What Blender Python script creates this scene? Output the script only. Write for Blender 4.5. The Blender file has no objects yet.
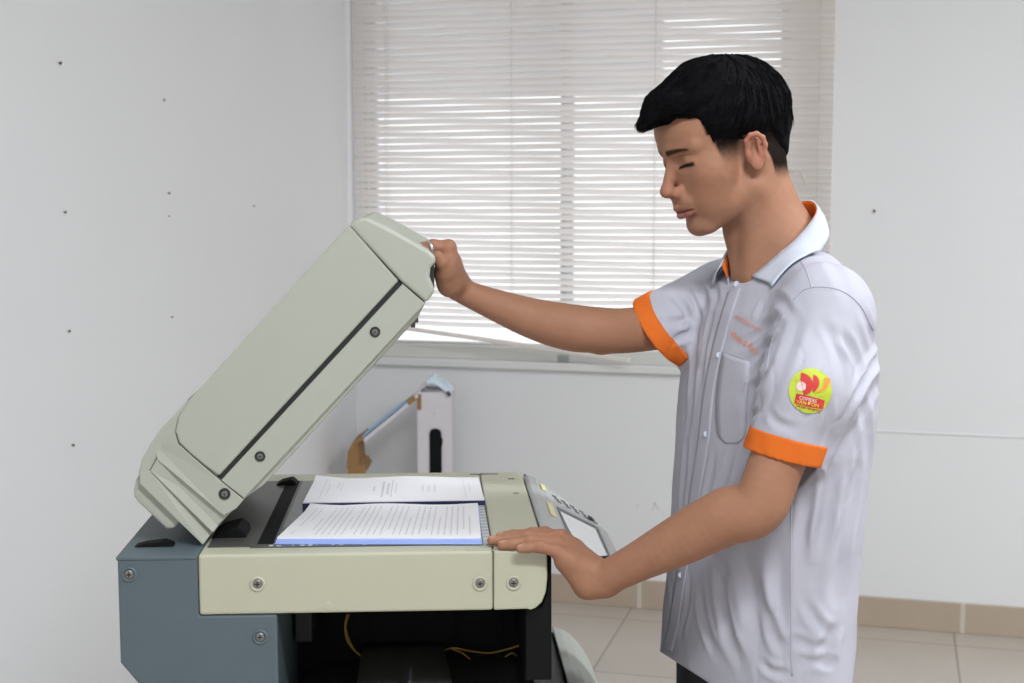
import bpy, bmesh, math, random
import numpy as np
from mathutils import Vector, Matrix

random.seed(7)
np.random.seed(7)
COL = bpy.context.scene.collection
R = math.radians

# ------------------------------------------------------------------ view geometry
FPX = 1422.0                       # focal length for a 1024 px wide frame
CX, CY = 512.0, 341.5
PITCH = R(6.26)
YAW = R(15.0)                      # the room is turned against the line of sight
CAMZ = 1.5
CP, SP = math.cos(PITCH), math.sin(PITCH)


def ray(px, py):
    """direction in the view-aligned ground frame (x right, y forward, z up)"""
    u, v = (px - CX) / FPX, (CY - py) / FPX
    return np.array([u, CP + SP * v, -SP + CP * v])


def C(px, py, d):
    """point at forward distance d"""
    r = ray(px, py)
    return r * (d / r[1]) + np.array([0, 0, CAMZ])


def Cz(px, py, z):
    r = ray(px, py)
    return r * ((z - CAMZ) / r[2]) + np.array([0, 0, CAMZ])


def to_world(p, a=YAW):
    c, s = math.cos(a), math.sin(a)
    return Vector((c * p[0] - s * p[1], s * p[0] + c * p[1], p[2]))


# world is the room frame: x along the window wall, y towards it
def room_hit_y(px, py, y):
    r = to_world(ray(px, py))
    return Vector((0, 0, CAMZ)) + r * (y / r.y)


def room_hit_x(px, py, x):
    r = to_world(ray(px, py))
    return Vector((0, 0, CAMZ)) + r * (x / r.x)


# ------------------------------------------------------------------ materials
def new_mat(name):
    m = bpy.data.materials.new(name)
    m.use_nodes = True
    return m, m.node_tree, m.node_tree.nodes['Principled BSDF']


def mat(name, col, rough=0.6, metal=0.0, var=0.06, scale=30.0, bump=0.0, bscale=200.0, spec=0.5, sss=0.0):
    m, nt, b = new_mat(name)
    tc = nt.nodes.new('ShaderNodeTexCoord')
    nz = nt.nodes.new('ShaderNodeTexNoise')
    nz.inputs['Scale'].default_value = scale
    nz.inputs['Detail'].default_value = 4
    nt.links.new(tc.outputs['Object'], nz.inputs['Vector'])
    mx = nt.nodes.new('ShaderNodeMix'); mx.data_type = 'RGBA'
    mx.inputs['A'].default_value = tuple(c * (1 - var) for c in col) + (1,)
    mx.inputs['B'].default_value = tuple(min(1, c * (1 + var)) for c in col) + (1,)
    nt.links.new(nz.outputs['Fac'], mx.inputs['Factor'])
    nt.links.new(mx.outputs['Result'], b.inputs['Base Color'])
    b.inputs['Roughness'].default_value = rough
    b.inputs['Metallic'].default_value = metal
    b.inputs['Specular IOR Level'].default_value = spec
    if bump:
        n2 = nt.nodes.new('ShaderNodeTexNoise')
        n2.inputs['Scale'].default_value = bscale
        nt.links.new(tc.outputs['Object'], n2.inputs['Vector'])
        bp = nt.nodes.new('ShaderNodeBump')
        bp.inputs['Strength'].default_value = bump
        bp.inputs['Distance'].default_value = 0.002
        nt.links.new(n2.outputs['Fac'], bp.inputs['Height'])
        nt.links.new(bp.outputs['Normal'], b.inputs['Normal'])
    if sss:
        b.inputs['Subsurface Weight'].default_value = sss
        b.inputs['Subsurface Radius'].default_value = (0.008, 0.003, 0.0015)
        b.inputs['Subsurface Scale'].default_value = 1.0
    return m


# ------------------------------------------------------------------ object helpers
def tag(o, label=None, cat=None, group=None, kind=None):
    if label: o['label'] = label
    if cat: o['category'] = cat
    if group: o['group'] = group
    if kind: o['kind'] = kind
    return o


def empty(name, loc, rz=0.0):
    o = bpy.data.objects.new(name, None)
    COL.objects.link(o)
    o.location = loc
    o.rotation_euler = (0, 0, rz)
    o.empty_display_size = 0.05
    return o


def link_mesh(name, me, material=None, parent=None, smooth=False):
    o = bpy.data.objects.new(name, me)
    COL.objects.link(o)
    if material is not None:
        for m in (material if isinstance(material, (list, tuple)) else [material]):
            me.materials.append(m)
    if parent is not None:
        o.parent = parent
    if smooth:
        me.polygons.foreach_set('use_smooth', [True] * len(me.polygons))
    return o


def obj(name, bm, material=None, parent=None, bevel=0.0, seg=2, smooth=False, angle=40):
    bmesh.ops.recalc_face_normals(bm, faces=bm.faces)
    me = bpy.data.meshes.new(name)
    bm.to_mesh(me)
    bm.free()
    o = link_mesh(name, me, material, parent, smooth)
    if bevel:
        b = o.modifiers.new('bevel', 'BEVEL')
        b.width = bevel; b.segments = seg; b.limit_method = 'ANGLE'; b.angle_limit = R(angle)
        b.harden_normals = False
    return o


def raw(name, V, F, material=None, parent=None, smooth=False):
    me = bpy.data.meshes.new(name)
    me.from_pydata([tuple(v) for v in V], [], [tuple(f) for f in F])
    me.update()
    return link_mesh(name, me, material, parent, smooth)


def add_box(bm, lo, hi, M=None):
    vs = []
    for z in (lo[2], hi[2]):
        for x, y in ((lo[0], lo[1]), (hi[0], lo[1]), (hi[0], hi[1]), (lo[0], hi[1])):
            p = Vector((x, y, z))
            vs.append(bm.verts.new(M @ p if M else p))
    for f in ((3, 2, 1, 0), (4, 5, 6, 7), (0, 1, 5, 4), (1, 2, 6, 5), (2, 3, 7, 6), (3, 0, 4, 7)):
        bm.faces.new([vs[i] for i in f])


def box(lo, hi):
    bm = bmesh.new()
    add_box(bm, lo, hi)
    return bm


def add_prism(bm, poly, y0, y1):
    """polygon in the (x, z) plane, extruded from y0 to y1"""
    a = [bm.verts.new((p[0], y0, p[1])) for p in poly]
    b = [bm.verts.new((p[0], y1, p[1])) for p in poly]
    n = len(poly)
    bm.faces.new(a)
    bm.faces.new(b[::-1])
    for i in range(n):
        bm.faces.new((a[(i + 1) % n], a[i], b[i], b[(i + 1) % n]))


def prism(poly, y0, y1):
    bm = bmesh.new()
    add_prism(bm, poly, y0, y1)
    return bm


def add_tube(bm, pts, r, seg=8, cap=True):
    pts = [Vector(p) for p in pts]
    n = len(pts)
    rings = []
    prev = None
    for i, p in enumerate(pts):
        t = (pts[min(i + 1, n - 1)] - pts[max(i - 1, 0)]).normalized()
        if prev is None:
            ref = Vector((0, 0, 1)) if abs(t.z) < 0.9 else Vector((1, 0, 0))
            nn = t.cross(ref).normalized()
        else:
            nn = (prev - t * prev.dot(t)).normalized()
        prev = nn
        bb = t.cross(nn)
        rr = r[i] if isinstance(r, (list, tuple)) else r
        rings.append([bm.verts.new(p + (nn * math.cos(a) + bb * math.sin(a)) * rr)
                      for a in [2 * math.pi * k / seg for k in range(seg)]])
    for i in range(n - 1):
        for k in range(seg):
            bm.faces.new((rings[i][k], rings[i][(k + 1) % seg], rings[i + 1][(k + 1) % seg], rings[i + 1][k]))
    if cap:
        bm.faces.new(rings[0][::-1])
        bm.faces.new(rings[-1])


def tube(pts, r, seg=8):
    bm = bmesh.new()
    add_tube(bm, pts, r, seg)
    return bm


def add_lathe(bm, prof, origin, axis, seg=24):
    """profile [(radius, along)] turned about axis through origin"""
    axis = Vector(axis).normalized()
    ref = Vector((0, 0, 1)) if abs(axis.z) < 0.9 else Vector((1, 0, 0))
    u = axis.cross(ref).normalized()
    v = axis.cross(u)
    o = Vector(origin)
    rings = []
    for r, h in prof:
        if r < 1e-6:
            rings.append([bm.verts.new(o + axis * h)])
        else:
            rings.append([bm.verts.new(o + axis * h + (u * math.cos(t) + v * math.sin(t)) * r)
                          for t in [2 * math.pi * k / seg for k in range(seg)]])
    for a, b in zip(rings[:-1], rings[1:]):
        for k in range(seg):
            k2 = (k + 1) % seg
            if len(a) == 1 and len(b) == 1: continue
            if len(a) == 1: bm.faces.new((a[0], b[k2], b[k]))
            elif len(b) == 1: bm.faces.new((a[k], a[k2], b[0]))
            else: bm.faces.new((a[k], a[k2], b[k2], b[k]))


def catmull(pts, n=6):
    P = [np.array(p, float) for p in pts]
    P = [2 * P[0] - P[1]] + P + [2 * P[-1] - P[-2]]
    out = []
    for i in range(1, len(P) - 2):
        p0, p1, p2, p3 = P[i - 1:i + 3]
        for k in range(n):
            t = k / n
            out.append(0.5 * ((2 * p1) + (p2 - p0) * t + (2 * p0 - 5 * p1 + 4 * p2 - p3) * t * t
                              + (3 * p1 - p0 - 3 * p2 + p3) * t ** 3))
    out.append(P[-2])
    return out


# ------------------------------------------------------------------ signed-distance modelling
def cone(a, b, r1, r2, k=0.01, mode='+', sc=None):
    a = np.array(a, float); b = np.array(b, float)
    return dict(t='c', a=a, b=b, r1=r1, r2=r2, k=k, m=mode)


def ell(c, r, k=0.01, mode='+', rot=None):
    return dict(t='e', c=np.array(c, float), r=np.array(r, float), k=k, m=mode,
                R=None if rot is None else np.array(rot, float))


def func(f, k=0.01, mode='+'):
    return dict(t='f', f=f, k=k, m=mode)


def prim_d(q, P):
    if q['t'] == 'c':
        ab = q['b'] - q['a']
        L2 = max(ab @ ab, 1e-12)
        ap = P - q['a']
        h = np.clip((ap @ ab) / L2, 0, 1)
        d = ap - h[:, None] * ab
        return np.sqrt((d * d).sum(1)) - (q['r1'] + (q['r2'] - q['r1']) * h)
    if q['t'] == 'e':
        p = P - q['c']
        if q['R'] is not None:
            p = p @ q['R']                 # columns of R are the local axes
        k0 = np.sqrt(((p / q['r']) ** 2).sum(1))
        k1 = np.sqrt(((p / q['r'] ** 2) ** 2).sum(1)) + 1e-9
        return k0 * (k0 - 1.0) / k1
    return q['f'](P)


def smin(a, b, k):
    h = np.maximum(k - np.abs(a - b), 0) / k
    return np.minimum(a, b) - h * h * k * 0.25


def sdf(prims, P, post=None):
    d = np.full(len(P), 10.0)
    for q in prims:
        e = prim_d(q, P)
        if q['m'] == '+':
            d = smin(d, e, q['k'])
        elif q['m'] == '-':
            d = -smin(-d, e, q['k'])
        else:                               # '&' intersection
            d = -smin(-d, -e, q['k'])
    if post is not None:
        d = post(P, d)
    return d


def mesh_sdf(prims, lo, hi, h, post=None, B=16, slack=0.008):
    lo = np.array(lo, float); hi = np.array(hi, float)
    nb = np.ceil((hi - lo) / (h * B)).astype(int)
    n = nb * B + 1
    G = np.full(n, 1.0, np.float32)
    ii = np.stack(np.meshgrid(*[np.arange(k) for k in nb], indexing='ij'), -1).reshape(-1, 3)
    cen = lo + (ii + 0.5) * h * B
    Rr = h * B * math.sqrt(3) / 2
    D = np.stack([prim_d(q, cen) for q in prims], 1)
    dc = np.full(len(cen), 10.0)
    for j, q in enumerate(prims):
        e = D[:, j]
        if q['m'] == '+': dc = smin(dc, e, q['k'])
        elif q['m'] == '-': dc = -smin(-dc, e, q['k'])
        else: dc = -smin(-dc, -e, q['k'])
    dpre = dc.copy()
    if post is not None: dc = post(cen, dc)
    add = [j for j, q in enumerate(prims) if q['m'] == '+']
    dmin = D[:, add].min(1)
    off = np.stack(np.meshgrid(*[np.arange(B + 1)] * 3, indexing='ij'), -1).reshape(-1, 3) * h
    for bi in range(len(ii)):
        i, j, k = ii[bi] * B
        if abs(dc[bi]) > Rr * 1.6 + slack:
            if dc[bi] < 0:
                G[i:i + B + 1, j:j + B + 1, k:k + B + 1] = np.minimum(G[i:i + B + 1, j:j + B + 1, k:k + B + 1], -1.0)
            continue
        sel = []
        for jj, q in enumerate(prims):
            if q['m'] == '+':
                if D[bi, jj] < dmin[bi] + 2.2 * Rr + q['k'] + slack: sel.append(q)
            elif q['m'] == '-':
                if D[bi, jj] < Rr * 1.3 + q['k'] + slack: sel.append(q)
            else: sel.append(q)
        P = off + (lo + ii[bi] * h * B)
        G[i:i + B + 1, j:j + B + 1, k:k + B + 1] = sdf(sel, P, post).reshape(B + 1, B + 1, B + 1)
    return surface_nets(G, lo, h)


def surface_nets(G, lo, h):
    S = G < 0
    c = [S[i:S.shape[0] - 1 + i, j:S.shape[1] - 1 + j, k:S.shape[2] - 1 + k]
         for i in (0, 1) for j in (0, 1) for k in (0, 1)]
    cnt = np.zeros(c[0].shape, np.uint8)
    for x in c: cnt += x
    act = (cnt > 0) & (cnt < 8)
    I = np.argwhere(act)
    idx = np.full(act.shape, -1, np.int32)
    idx[act] = np.arange(len(I))
    vals = np.stack([G[I[:, 0] + i, I[:, 1] + j, I[:, 2] + k] for i in (0, 1) for j in (0, 1) for k in (0, 1)], 1)
    co = np.array([(i, j, k) for i in (0, 1) for j in (0, 1) for k in (0, 1)], float)
    acc = np.zeros((len(I), 3)); num = np.zeros(len(I))
    for a in range(8):
        for b in range(a + 1, 8):
            if np.abs(co[a] - co[b]).sum() != 1: continue
            va, vb = vals[:, a], vals[:, b]
            m = (va < 0) != (vb < 0)
            t = np.where(m, va / np.where(m, va - vb, 1), 0)
            acc += np.where(m[:, None], co[a] + t[:, None] * (co[b] - co[a]), 0)
            num += m
    V = lo + (I + acc / num[:, None]) * h
    F = []
    for ax in range(3):
        o1, o2 = [(1, 2), (2, 0), (0, 1)][ax]
        sl = [slice(None)] * 3; sh = [slice(None)] * 3
        sl[ax] = slice(0, -1); sh[ax] = slice(1, None)
        A = S[tuple(sl)]; Bq = S[tuple(sh)]
        E = np.argwhere(A != Bq)
        ok = (E[:, o1] > 0) & (E[:, o2] > 0) & (E[:, o1] < S.shape[o1] - 1) & (E[:, o2] < S.shape[o2] - 1)
        E = E[ok]
        ins = A[E[:, 0], E[:, 1], E[:, 2]]
        e1 = np.zeros(3, int); e1[o1] = 1
        e2 = np.zeros(3, int); e2[o2] = 1
        g = lambda X: idx[X[:, 0], X[:, 1], X[:, 2]]
        q = np.stack([g(E - e1 - e2), g(E - e2), g(E), g(E - e1)], 1)
        q[~ins] = q[~ins][:, ::-1]
        F.append(q)
    F = np.concatenate(F)
    F = F[(F >= 0).all(1)]
    return V, F


def np_mesh(name, V, F, material=None, parent=None, smooth=True, tint=None, relax=0):
    V = np.asarray(V, float)
    if relax:
        e = np.concatenate([F[:, [0, 1]], F[:, [1, 2]], F[:, [2, 3]], F[:, [3, 0]]])
        e = np.concatenate([e, e[:, ::-1]])
        deg = np.bincount(e[:, 0], minlength=len(V)).astype(float)
        deg[deg == 0] = 1
        for it in range(relax):
            for lam in (0.5, -0.52):
                s = np.stack([np.bincount(e[:, 0], V[e[:, 1], q], minlength=len(V)) for q in range(3)], 1)
                V = V + lam * (s / deg[:, None] - V)
    me = bpy.data.meshes.new(name)
    me.vertices.add(len(V)); me.vertices.foreach_set('co', V.astype(np.float32).ravel())
    me.loops.add(F.size); me.loops.foreach_set('vertex_index', F.astype(np.int32).ravel())
    me.polygons.add(len(F))
    me.polygons.foreach_set('loop_start', np.arange(0, F.size, 4, dtype=np.int32))
    me.polygons.foreach_set('loop_total', np.full(len(F), 4, np.int32))
    me.update(calc_edges=True)
    if tint is not None:
        at = me.color_attributes.new('tint', 'FLOAT_COLOR', 'POINT')
        at.data.foreach_set('color', np.concatenate([tint, np.ones((len(V), 1))], 1).astype(np.float32).ravel())
    return link_mesh(name, me, material, parent, smooth)


def vnoise(P, s, seed=0):
    """cheap smooth value noise made of rotated sines"""
    rs = np.random.RandomState(seed)
    o = np.zeros(len(P))
    for i in range(6):
        w = rs.normal(size=3); w /= np.linalg.norm(w)
        o += np.sin(P @ w * s * rs.uniform(0.7, 1.4) + rs.uniform(0, 6.28))
    return o / 6
# ================================================================== materials
M = {}
M['wall'] = mat('wall_paint', (0.775, 0.785, 0.80), 0.85, var=0.02, scale=3, bump=0.15, bscale=60)
M['ceil'] = mat('ceiling_paint', (0.8, 0.8, 0.78), 0.9, var=0.02)
M['alu'] = mat('aluminium_frame', (0.62, 0.62, 0.59), 0.5, var=0.04)
M['sill'] = mat('sill_paint', (0.70, 0.71, 0.70), 0.7, var=0.05, scale=15)
M['cream'] = mat('cream_plastic', (0.385, 0.402, 0.345), 0.42, var=0.02, scale=8, bump=0.12, bscale=900, spec=0.4)
M['cream2'] = mat('aged_cream_plastic', (0.455, 0.455, 0.35), 0.42, var=0.03, scale=8, bump=0.12, bscale=900, spec=0.4)
M['bluegrey'] = mat('blue_grey_plastic', (0.085, 0.118, 0.135), 0.5, var=0.06, scale=12, bump=0.12, bscale=700)
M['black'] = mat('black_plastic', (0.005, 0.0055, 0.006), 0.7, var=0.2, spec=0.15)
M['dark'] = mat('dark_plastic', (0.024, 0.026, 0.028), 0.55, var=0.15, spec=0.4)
M['darkplate'] = mat('dark_plate', (0.07, 0.07, 0.066), 0.35, var=0.25, scale=25)
M['glass_dark'] = mat('platen_glass', (0.06, 0.065, 0.07), 0.08, var=0.1, scale=5)
M['palegrey'] = mat('pale_grey_plastic', (0.36, 0.38, 0.37), 0.45, var=0.05)
M['cover'] = mat('front_cover_plastic', (0.36, 0.38, 0.34), 0.45, var=0.04)
M['panelgrey'] = mat('console_plastic', (0.40, 0.41, 0.41), 0.4, var=0.05)
M['screen'] = mat('lcd_screen', (0.62, 0.64, 0.66), 0.15, var=0.03)
M['key'] = mat('console_key', (0.07, 0.075, 0.085), 0.4, var=0.1)
M['metal'] = mat('screw_metal', (0.24, 0.235, 0.225), 0.4, metal=0.6, var=0.1)
M['hole'] = mat('dark_recess', (0.02, 0.02, 0.02), 0.7, var=0.1)  # near-black painted for shade in slots and recesses, and on the copy key
M['yellow'] = mat('yellow_sticker', (0.72, 0.68, 0.36), 0.6)
M['wire'] = mat('yellow_wire', (0.42, 0.24, 0.03), 0.5)
M['paper'] = mat('white_paper', (0.80, 0.80, 0.83), 0.8, var=0.015)
M['ink'] = mat('printed_ink', (0.56, 0.56, 0.58), 0.8)
M['binding'] = mat('navy_binding', (0.012, 0.014, 0.07), 0.45)
M['bluecover'] = mat('blue_cover_card', (0.34, 0.45, 0.80), 0.5)
M['whitemark'] = mat('white_marking', (0.55, 0.58, 0.62), 0.6)
M['carton'] = mat('white_carton', (0.68, 0.66, 0.70), 0.6, var=0.06, scale=14)
M['brown'] = mat('brown_cardboard', (0.32, 0.18, 0.075), 0.8, var=0.1, scale=40)
M['bluetape'] = mat('blue_print', (0.22, 0.46, 0.72), 0.4)
M['film'] = mat('clear_blue_tape', (0.70, 0.84, 0.97), 0.15)
M['rust'] = mat('rusty_nail', (0.10, 0.07, 0.05), 0.6, metal=0.4)
M['cord'] = mat('blind_cord', (0.62, 0.60, 0.52), 0.8)


def brick_mat(name, c1, c2, mortar, bw, rh, msize, rough, offx=0.0, offy=0.0, swap=None):
    m, nt, b = new_mat(name)
    tc = nt.nodes.new('ShaderNodeTexCoord')
    mp = nt.nodes.new('ShaderNodeMapping')
    mp.inputs['Location'].default_value = (offx, offy, 0)
    if swap: mp.inputs['Rotation'].default_value = swap
    br = nt.nodes.new('ShaderNodeTexBrick')
    br.offset = 0.0
    br.inputs['Scale'].default_value = 1.0
    br.inputs['Brick Width'].default_value = bw
    br.inputs['Row Height'].default_value = rh
    br.inputs['Mortar Size'].default_value = msize
    br.inputs['Mortar Smooth'].default_value = 0.1
    br.inputs['Color1'].default_value = c1 + (1,)
    br.inputs['Color2'].default_value = c2 + (1,)
    br.inputs['Mortar'].default_value = mortar + (1,)
    nz = nt.nodes.new('ShaderNodeTexNoise'); nz.inputs['Scale'].default_value = 6; nz.inputs['Detail'].default_value = 6
    hs = nt.nodes.new('ShaderNodeMix'); hs.data_type = 'RGBA'; hs.blend_type = 'MULTIPLY'
    cr = nt.nodes.new('ShaderNodeMapRange')
    cr.inputs['To Min'].default_value = 0.9; cr.inputs['To Max'].default_value = 1.08
    cc = nt.nodes.new('ShaderNodeCombineColor')
    L = nt.links.new
    L(tc.outputs['Object'], mp.inputs['Vector']); L(mp.outputs['Vector'], br.inputs['Vector'])
    L(tc.outputs['Object'], nz.inputs['Vector']); L(nz.outputs['Fac'], cr.inputs['Value'])
    for ch in ('Red', 'Green', 'Blue'): L(cr.outputs['Result'], cc.inputs[ch])
    hs.inputs['Factor'].default_value = 1.0
    L(br.outputs['Color'], hs.inputs['A']); L(cc.outputs['Color'], hs.inputs['B'])
    L(hs.outputs['Result'], b.inputs['Base Color'])
    b.inputs['Roughness'].default_value = rough
    return m


M['floor'] = brick_mat('floor_tiles', (0.48, 0.43, 0.375), (0.505, 0.455, 0.40), (0.31, 0.27, 0.23), 0.55, 0.55, 0.004, 0.28, offx=-0.233 + 0.55 * 10, offy=0.2 + 0.55 * 10)
M['skirt'] = brick_mat('skirting_tiles', (0.44, 0.355, 0.275), (0.465, 0.38, 0.30), (0.60, 0.54, 0.48), 0.55, 4.0, 0.008, 0.35, offx=-0.26 + 5.5, offy=2.0)

# slat material lets the daylight glow through
m, nt, b = new_mat('blind_slat')
b.inputs['Base Color'].default_value = (0.80, 0.765, 0.73, 1)
b.inputs['Roughness'].default_value = 0.5
tr = nt.nodes.new('ShaderNodeBsdfTranslucent'); tr.inputs['Color'].default_value = (0.92, 0.875, 0.85, 1)
ms = nt.nodes.new('ShaderNodeMixShader'); ms.inputs[0].default_value = 0.60
nt.links.new(b.outputs[0], ms.inputs[1]); nt.links.new(tr.outputs[0], ms.inputs[2])
nt.links.new(ms.outputs[0], nt.nodes['Material Output'].inputs['Surface'])
M['slat'] = m
m, nt, b = new_mat('window_glass')
tp = nt.nodes.new('ShaderNodeBsdfTransparent'); tp.inputs['Color'].default_value = (0.93, 0.95, 0.96, 1)
gl = nt.nodes.new('ShaderNodeBsdfGlossy'); gl.inputs['Roughness'].default_value = 0.02
ms = nt.nodes.new('ShaderNodeMixShader'); ms.inputs[0].default_value = 0.06
nt.links.new(tp.outputs[0], ms.inputs[1]); nt.links.new(gl.outputs[0], ms.inputs[2])
nt.links.new(ms.outputs[0], nt.nodes['Material Output'].inputs['Surface'])
M['glass'] = m

# ================================================================== the room
WY, WX = 4.9, -1.91           # inner faces of the window wall and the left wall
OX0, OX1, OZ0, OZ1 = -1.875, -0.35, 0.872, 2.42
XR, YF, ZC = 4.2, -3.2, 2.95


def struct(name, bm, m, **k):
    return tag(obj(name, bm, m, **k), kind='structure')


struct('floor', box((WX - .15, YF, -0.1), (XR, WY + .15, 0)), M['floor'])
struct('ceiling', box((WX - .15, YF, ZC), (XR, WY + .15, ZC + .12)), M['ceil'])
struct('wall_right', box((XR, YF, 0), (XR + .15, WY + .15, ZC)), M['wall'])
bm = bmesh.new()
add_box(bm, (WX - .15, YF - .15, 0), (XR + .15, YF, 1.0))
add_box(bm, (WX - .15, YF - .15, 2.6), (XR + .15, YF, ZC))
add_box(bm, (WX - .15, YF - .15, 1.0), (WX + .4, YF, 2.6))
add_box(bm, (XR - .4, YF - .15, 1.0), (XR + .15, YF, 2.6))
add_box(bm, (.9, YF - .15, 1.0), (1.3, YF, 2.6))
struct('wall_front', bm, M['wall'])  # unseen rear wall, openings shaped to admit light only from higher up
struct('wall_left', box((WX - .15, YF, 0), (WX, WY + .15, ZC)), M['wall'])
bm = bmesh.new()
add_box(bm, (WX, WY, 0), (OX0, WY + .15, ZC))
add_box(bm, (OX1, WY, 0), (XR, WY + .15, ZC))
add_box(bm, (OX0, WY, 0), (OX1, WY + .15, OZ0))
add_box(bm, (OX0, WY, OZ1), (OX1, WY + .15, ZC))
mw = M['wall'].copy(); mw.name = 'stained_wall_paint'
nt = mw.node_tree; b = nt.nodes['Principled BSDF']
src = b.inputs['Base Color'].links[0].from_socket
tc = nt.nodes.new('ShaderNodeTexCoord'); out = src
for (px, py, rad, thr) in ((655, 506, .035, .50), (663, 514, .022, .48), (638, 507, .02, .52), (682, 388, .02, .5)):
    c = room_hit_y(px, py, WY)
    ds = nt.nodes.new('ShaderNodeVectorMath'); ds.operation = 'DISTANCE'; ds.inputs[1].default_value = (c.x, WY, c.z)
    nt.links.new(tc.outputs['Object'], ds.inputs[0])
    mr = nt.nodes.new('ShaderNodeMapRange'); mr.inputs['From Min'].default_value = 0; mr.inputs['From Max'].default_value = rad
    mr.inputs['To Min'].default_value = .24; mr.inputs['To Max'].default_value = -.2
    nz = nt.nodes.new('ShaderNodeTexNoise'); nz.inputs['Scale'].default_value = 60; nz.inputs['Detail'].default_value = 3
    ad = nt.nodes.new('ShaderNodeMath'); ad.operation = 'ADD'
    m2 = nt.nodes.new('ShaderNodeMapRange'); m2.inputs['From Min'].default_value = thr + .1; m2.inputs['From Max'].default_value = thr + .25
    m2.inputs['To Max'].default_value = .55
    mx = nt.nodes.new('ShaderNodeMix'); mx.data_type = 'RGBA'; mx.inputs['B'].default_value = (.40, .38, .34, 1)
    L = nt.links.new
    L(tc.outputs['Object'], nz.inputs['Vector']); L(ds.outputs['Value'], mr.inputs['Value'])
    L(mr.outputs['Result'], ad.inputs[0]); L(nz.outputs['Fac'], ad.inputs[1]); L(ad.outputs[0], m2.inputs['Value'])
    L(m2.outputs['Result'], mx.inputs['Factor']); L(out, mx.inputs['A']); out = mx.outputs['Result']
nt.links.new(out, b.inputs['Base Color'])
struct('wall_back', bm, mw)
struct('baseboard_back', box((WX, WY - .012, 0), (XR, WY, 0.103)), M['skirt'], bevel=0.002)
struct('baseboard_left', box((WX, YF, 0), (WX + .012, WY - .012, 0.103)), M['skirt'], bevel=0.002)
# thin paint ledge along the wall on the right, and the sill course under the window
struct('trim_1', box((OX1 + .25, WY - .0035, 0.672), (XR, WY, 0.680)), M['wall'], bevel=0.0015)
struct('trim_2', box((WX, WY - .022, 0.845), (OX1 + .03, WY, 0.872)), M['sill'], bevel=0.004)

# the window: outer frame, two sashes with their panes
win = tag(empty('window_1', (OX0, WY + .04, OZ0)), kind='structure')
W, H = OX1 - OX0, OZ1 - OZ0
bm = bmesh.new()
fr = 0.05
add_box(bm, (0, -.03, 0), (W, .06, fr)); add_box(bm, (0, -.03, H - fr), (W, .06, H))
add_box(bm, (0, -.03, fr), (.015, .06, H - fr)); add_box(bm, (W - .015, -.03, fr), (W, .06, H - fr))
obj('window_frame', bm, M['alu'], win, bevel=0.003)
mu = -1.127 - OX0
for (x0, x1, y) in ((.015, mu + .026, 0.0), (mu - .026, W - .015, 0.03)):
    bm = bmesh.new()
    s = 0.022
    add_box(bm, (x0, y, fr), (x1, y + .028, fr + s * .45)); add_box(bm, (x0, y, H - fr - s), (x1, y + .028, H - fr))
    add_box(bm, (x0, y, fr + s * .45), (x0 + s, y + .028, H - fr - s)); add_box(bm, (x1 - s, y, fr + s * .45), (x1, y + .028, H - fr - s))
    sash = obj('window_sash', bm, M['alu'], win, bevel=0.003)
    obj('window_pane', box((x0 + s, y + .012, fr + s * .45), (x1 - s, y + .016, H - fr - s)), M['glass'], sash)
# the latch at the foot of the meeting stile
obj('window_latch', box((mu - .02, -.035, .002), (mu + .022, -.003, .03)), M['palegrey'], win, bevel=0.004)

# concrete sunshade with a deep fascia, outside over the window
h0 = room_hit_y(560, 92, 5.75); h1 = room_hit_y(664, 92, 5.75); h2 = room_hit_y(700, 16, 5.75)
bm = bmesh.new()
add_box(bm, (WX - .9, 5.70, h0.z), (h1.x, 5.75, h2.z))
add_box(bm, (WX - .9, 5.70, h2.z), (XR, 5.75, h2.z + .35))
add_box(bm, (WX - .9, WY + .15, h2.z + .27), (XR, 5.70, h2.z + .35))
struct('trim_3', bm, M['wall'])

# ------------------------------------------------------------------ venetian blind
bl = empty('venetian_blind', (WX + .02, WY - .05, 0.93))
tag(bl, 'beige venetian blind with half open slats hanging in front of the window', 'blind')
BW = -0.205 - (WX + .02)
PITCHZ = 0.0225
zs = np.arange(1.005, 2.46, PITCHZ) - 0.93
V, F = [], []
tilt = R(50)
NX = 24
for si, z in enumerate(zs):
    base = len(V)
    ph = si * 1.7
    for ix in range(NX + 1):
        x = BW * ix / NX
        sag = 0.0012 * math.sin(ix * 0.9 + ph) + (0.003 * math.sin(ix * .35 + 1) if z < .2 else 0)
        tl = tilt + R(2.0) * math.sin(ph * 2.3)
        for k in range(5):
            s = -0.0125 + 0.025 * k / 4
            arch = 0.0018 * (1 - (s / 0.0125) ** 2)
            # room-side edge is the higher one
            V.append((x, s * math.cos(tl) + arch * math.sin(tl), z - s * math.sin(tl) + arch * math.cos(tl) + sag))
    for ix in range(NX):
        for k in range(4):
            a = base + ix * 5 + k
            F.append((a, a + 1, a + 6, a + 5))
raw('slats', V, F, M['slat'], bl, smooth=True)
obj('head_rail', box((0, -.02, 2.46 - .93), (BW, .02, 2.50 - .93)), M['slat'], bl, bevel=.003)
z0, z1 = room_hit_y(413, 329, WY - .05), room_hit_y(532, 346, WY - .05)
sl = (z1.z - z0.z) / (z1.x - z0.x)
bx0 = z0.x - bl.location.x
bm = bmesh.new()
Mx = Matrix.Translation((bx0, 0, z0.z - .93)) @ Matrix.Rotation(-math.atan(sl), 4, 'Y')
add_box(bm, (-.38, -.013, -.008), (.80, .013, .006), Mx)
obj('bottom_rail', bm, M['slat'], bl, bevel=.004)
# ladder cords
for px in (387, 512, 655, 818):
    xx = room_hit_y(px, 150, WY - .05).x - bl.location.x
    bm = bmesh.new()
    for yy in (-.0125, .0125):
        add_tube(bm, [(xx, yy, .03), (xx, yy, 1.53)], .0011, 5)
    obj('ladder_cord', bm, M['cord'], bl)
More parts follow.
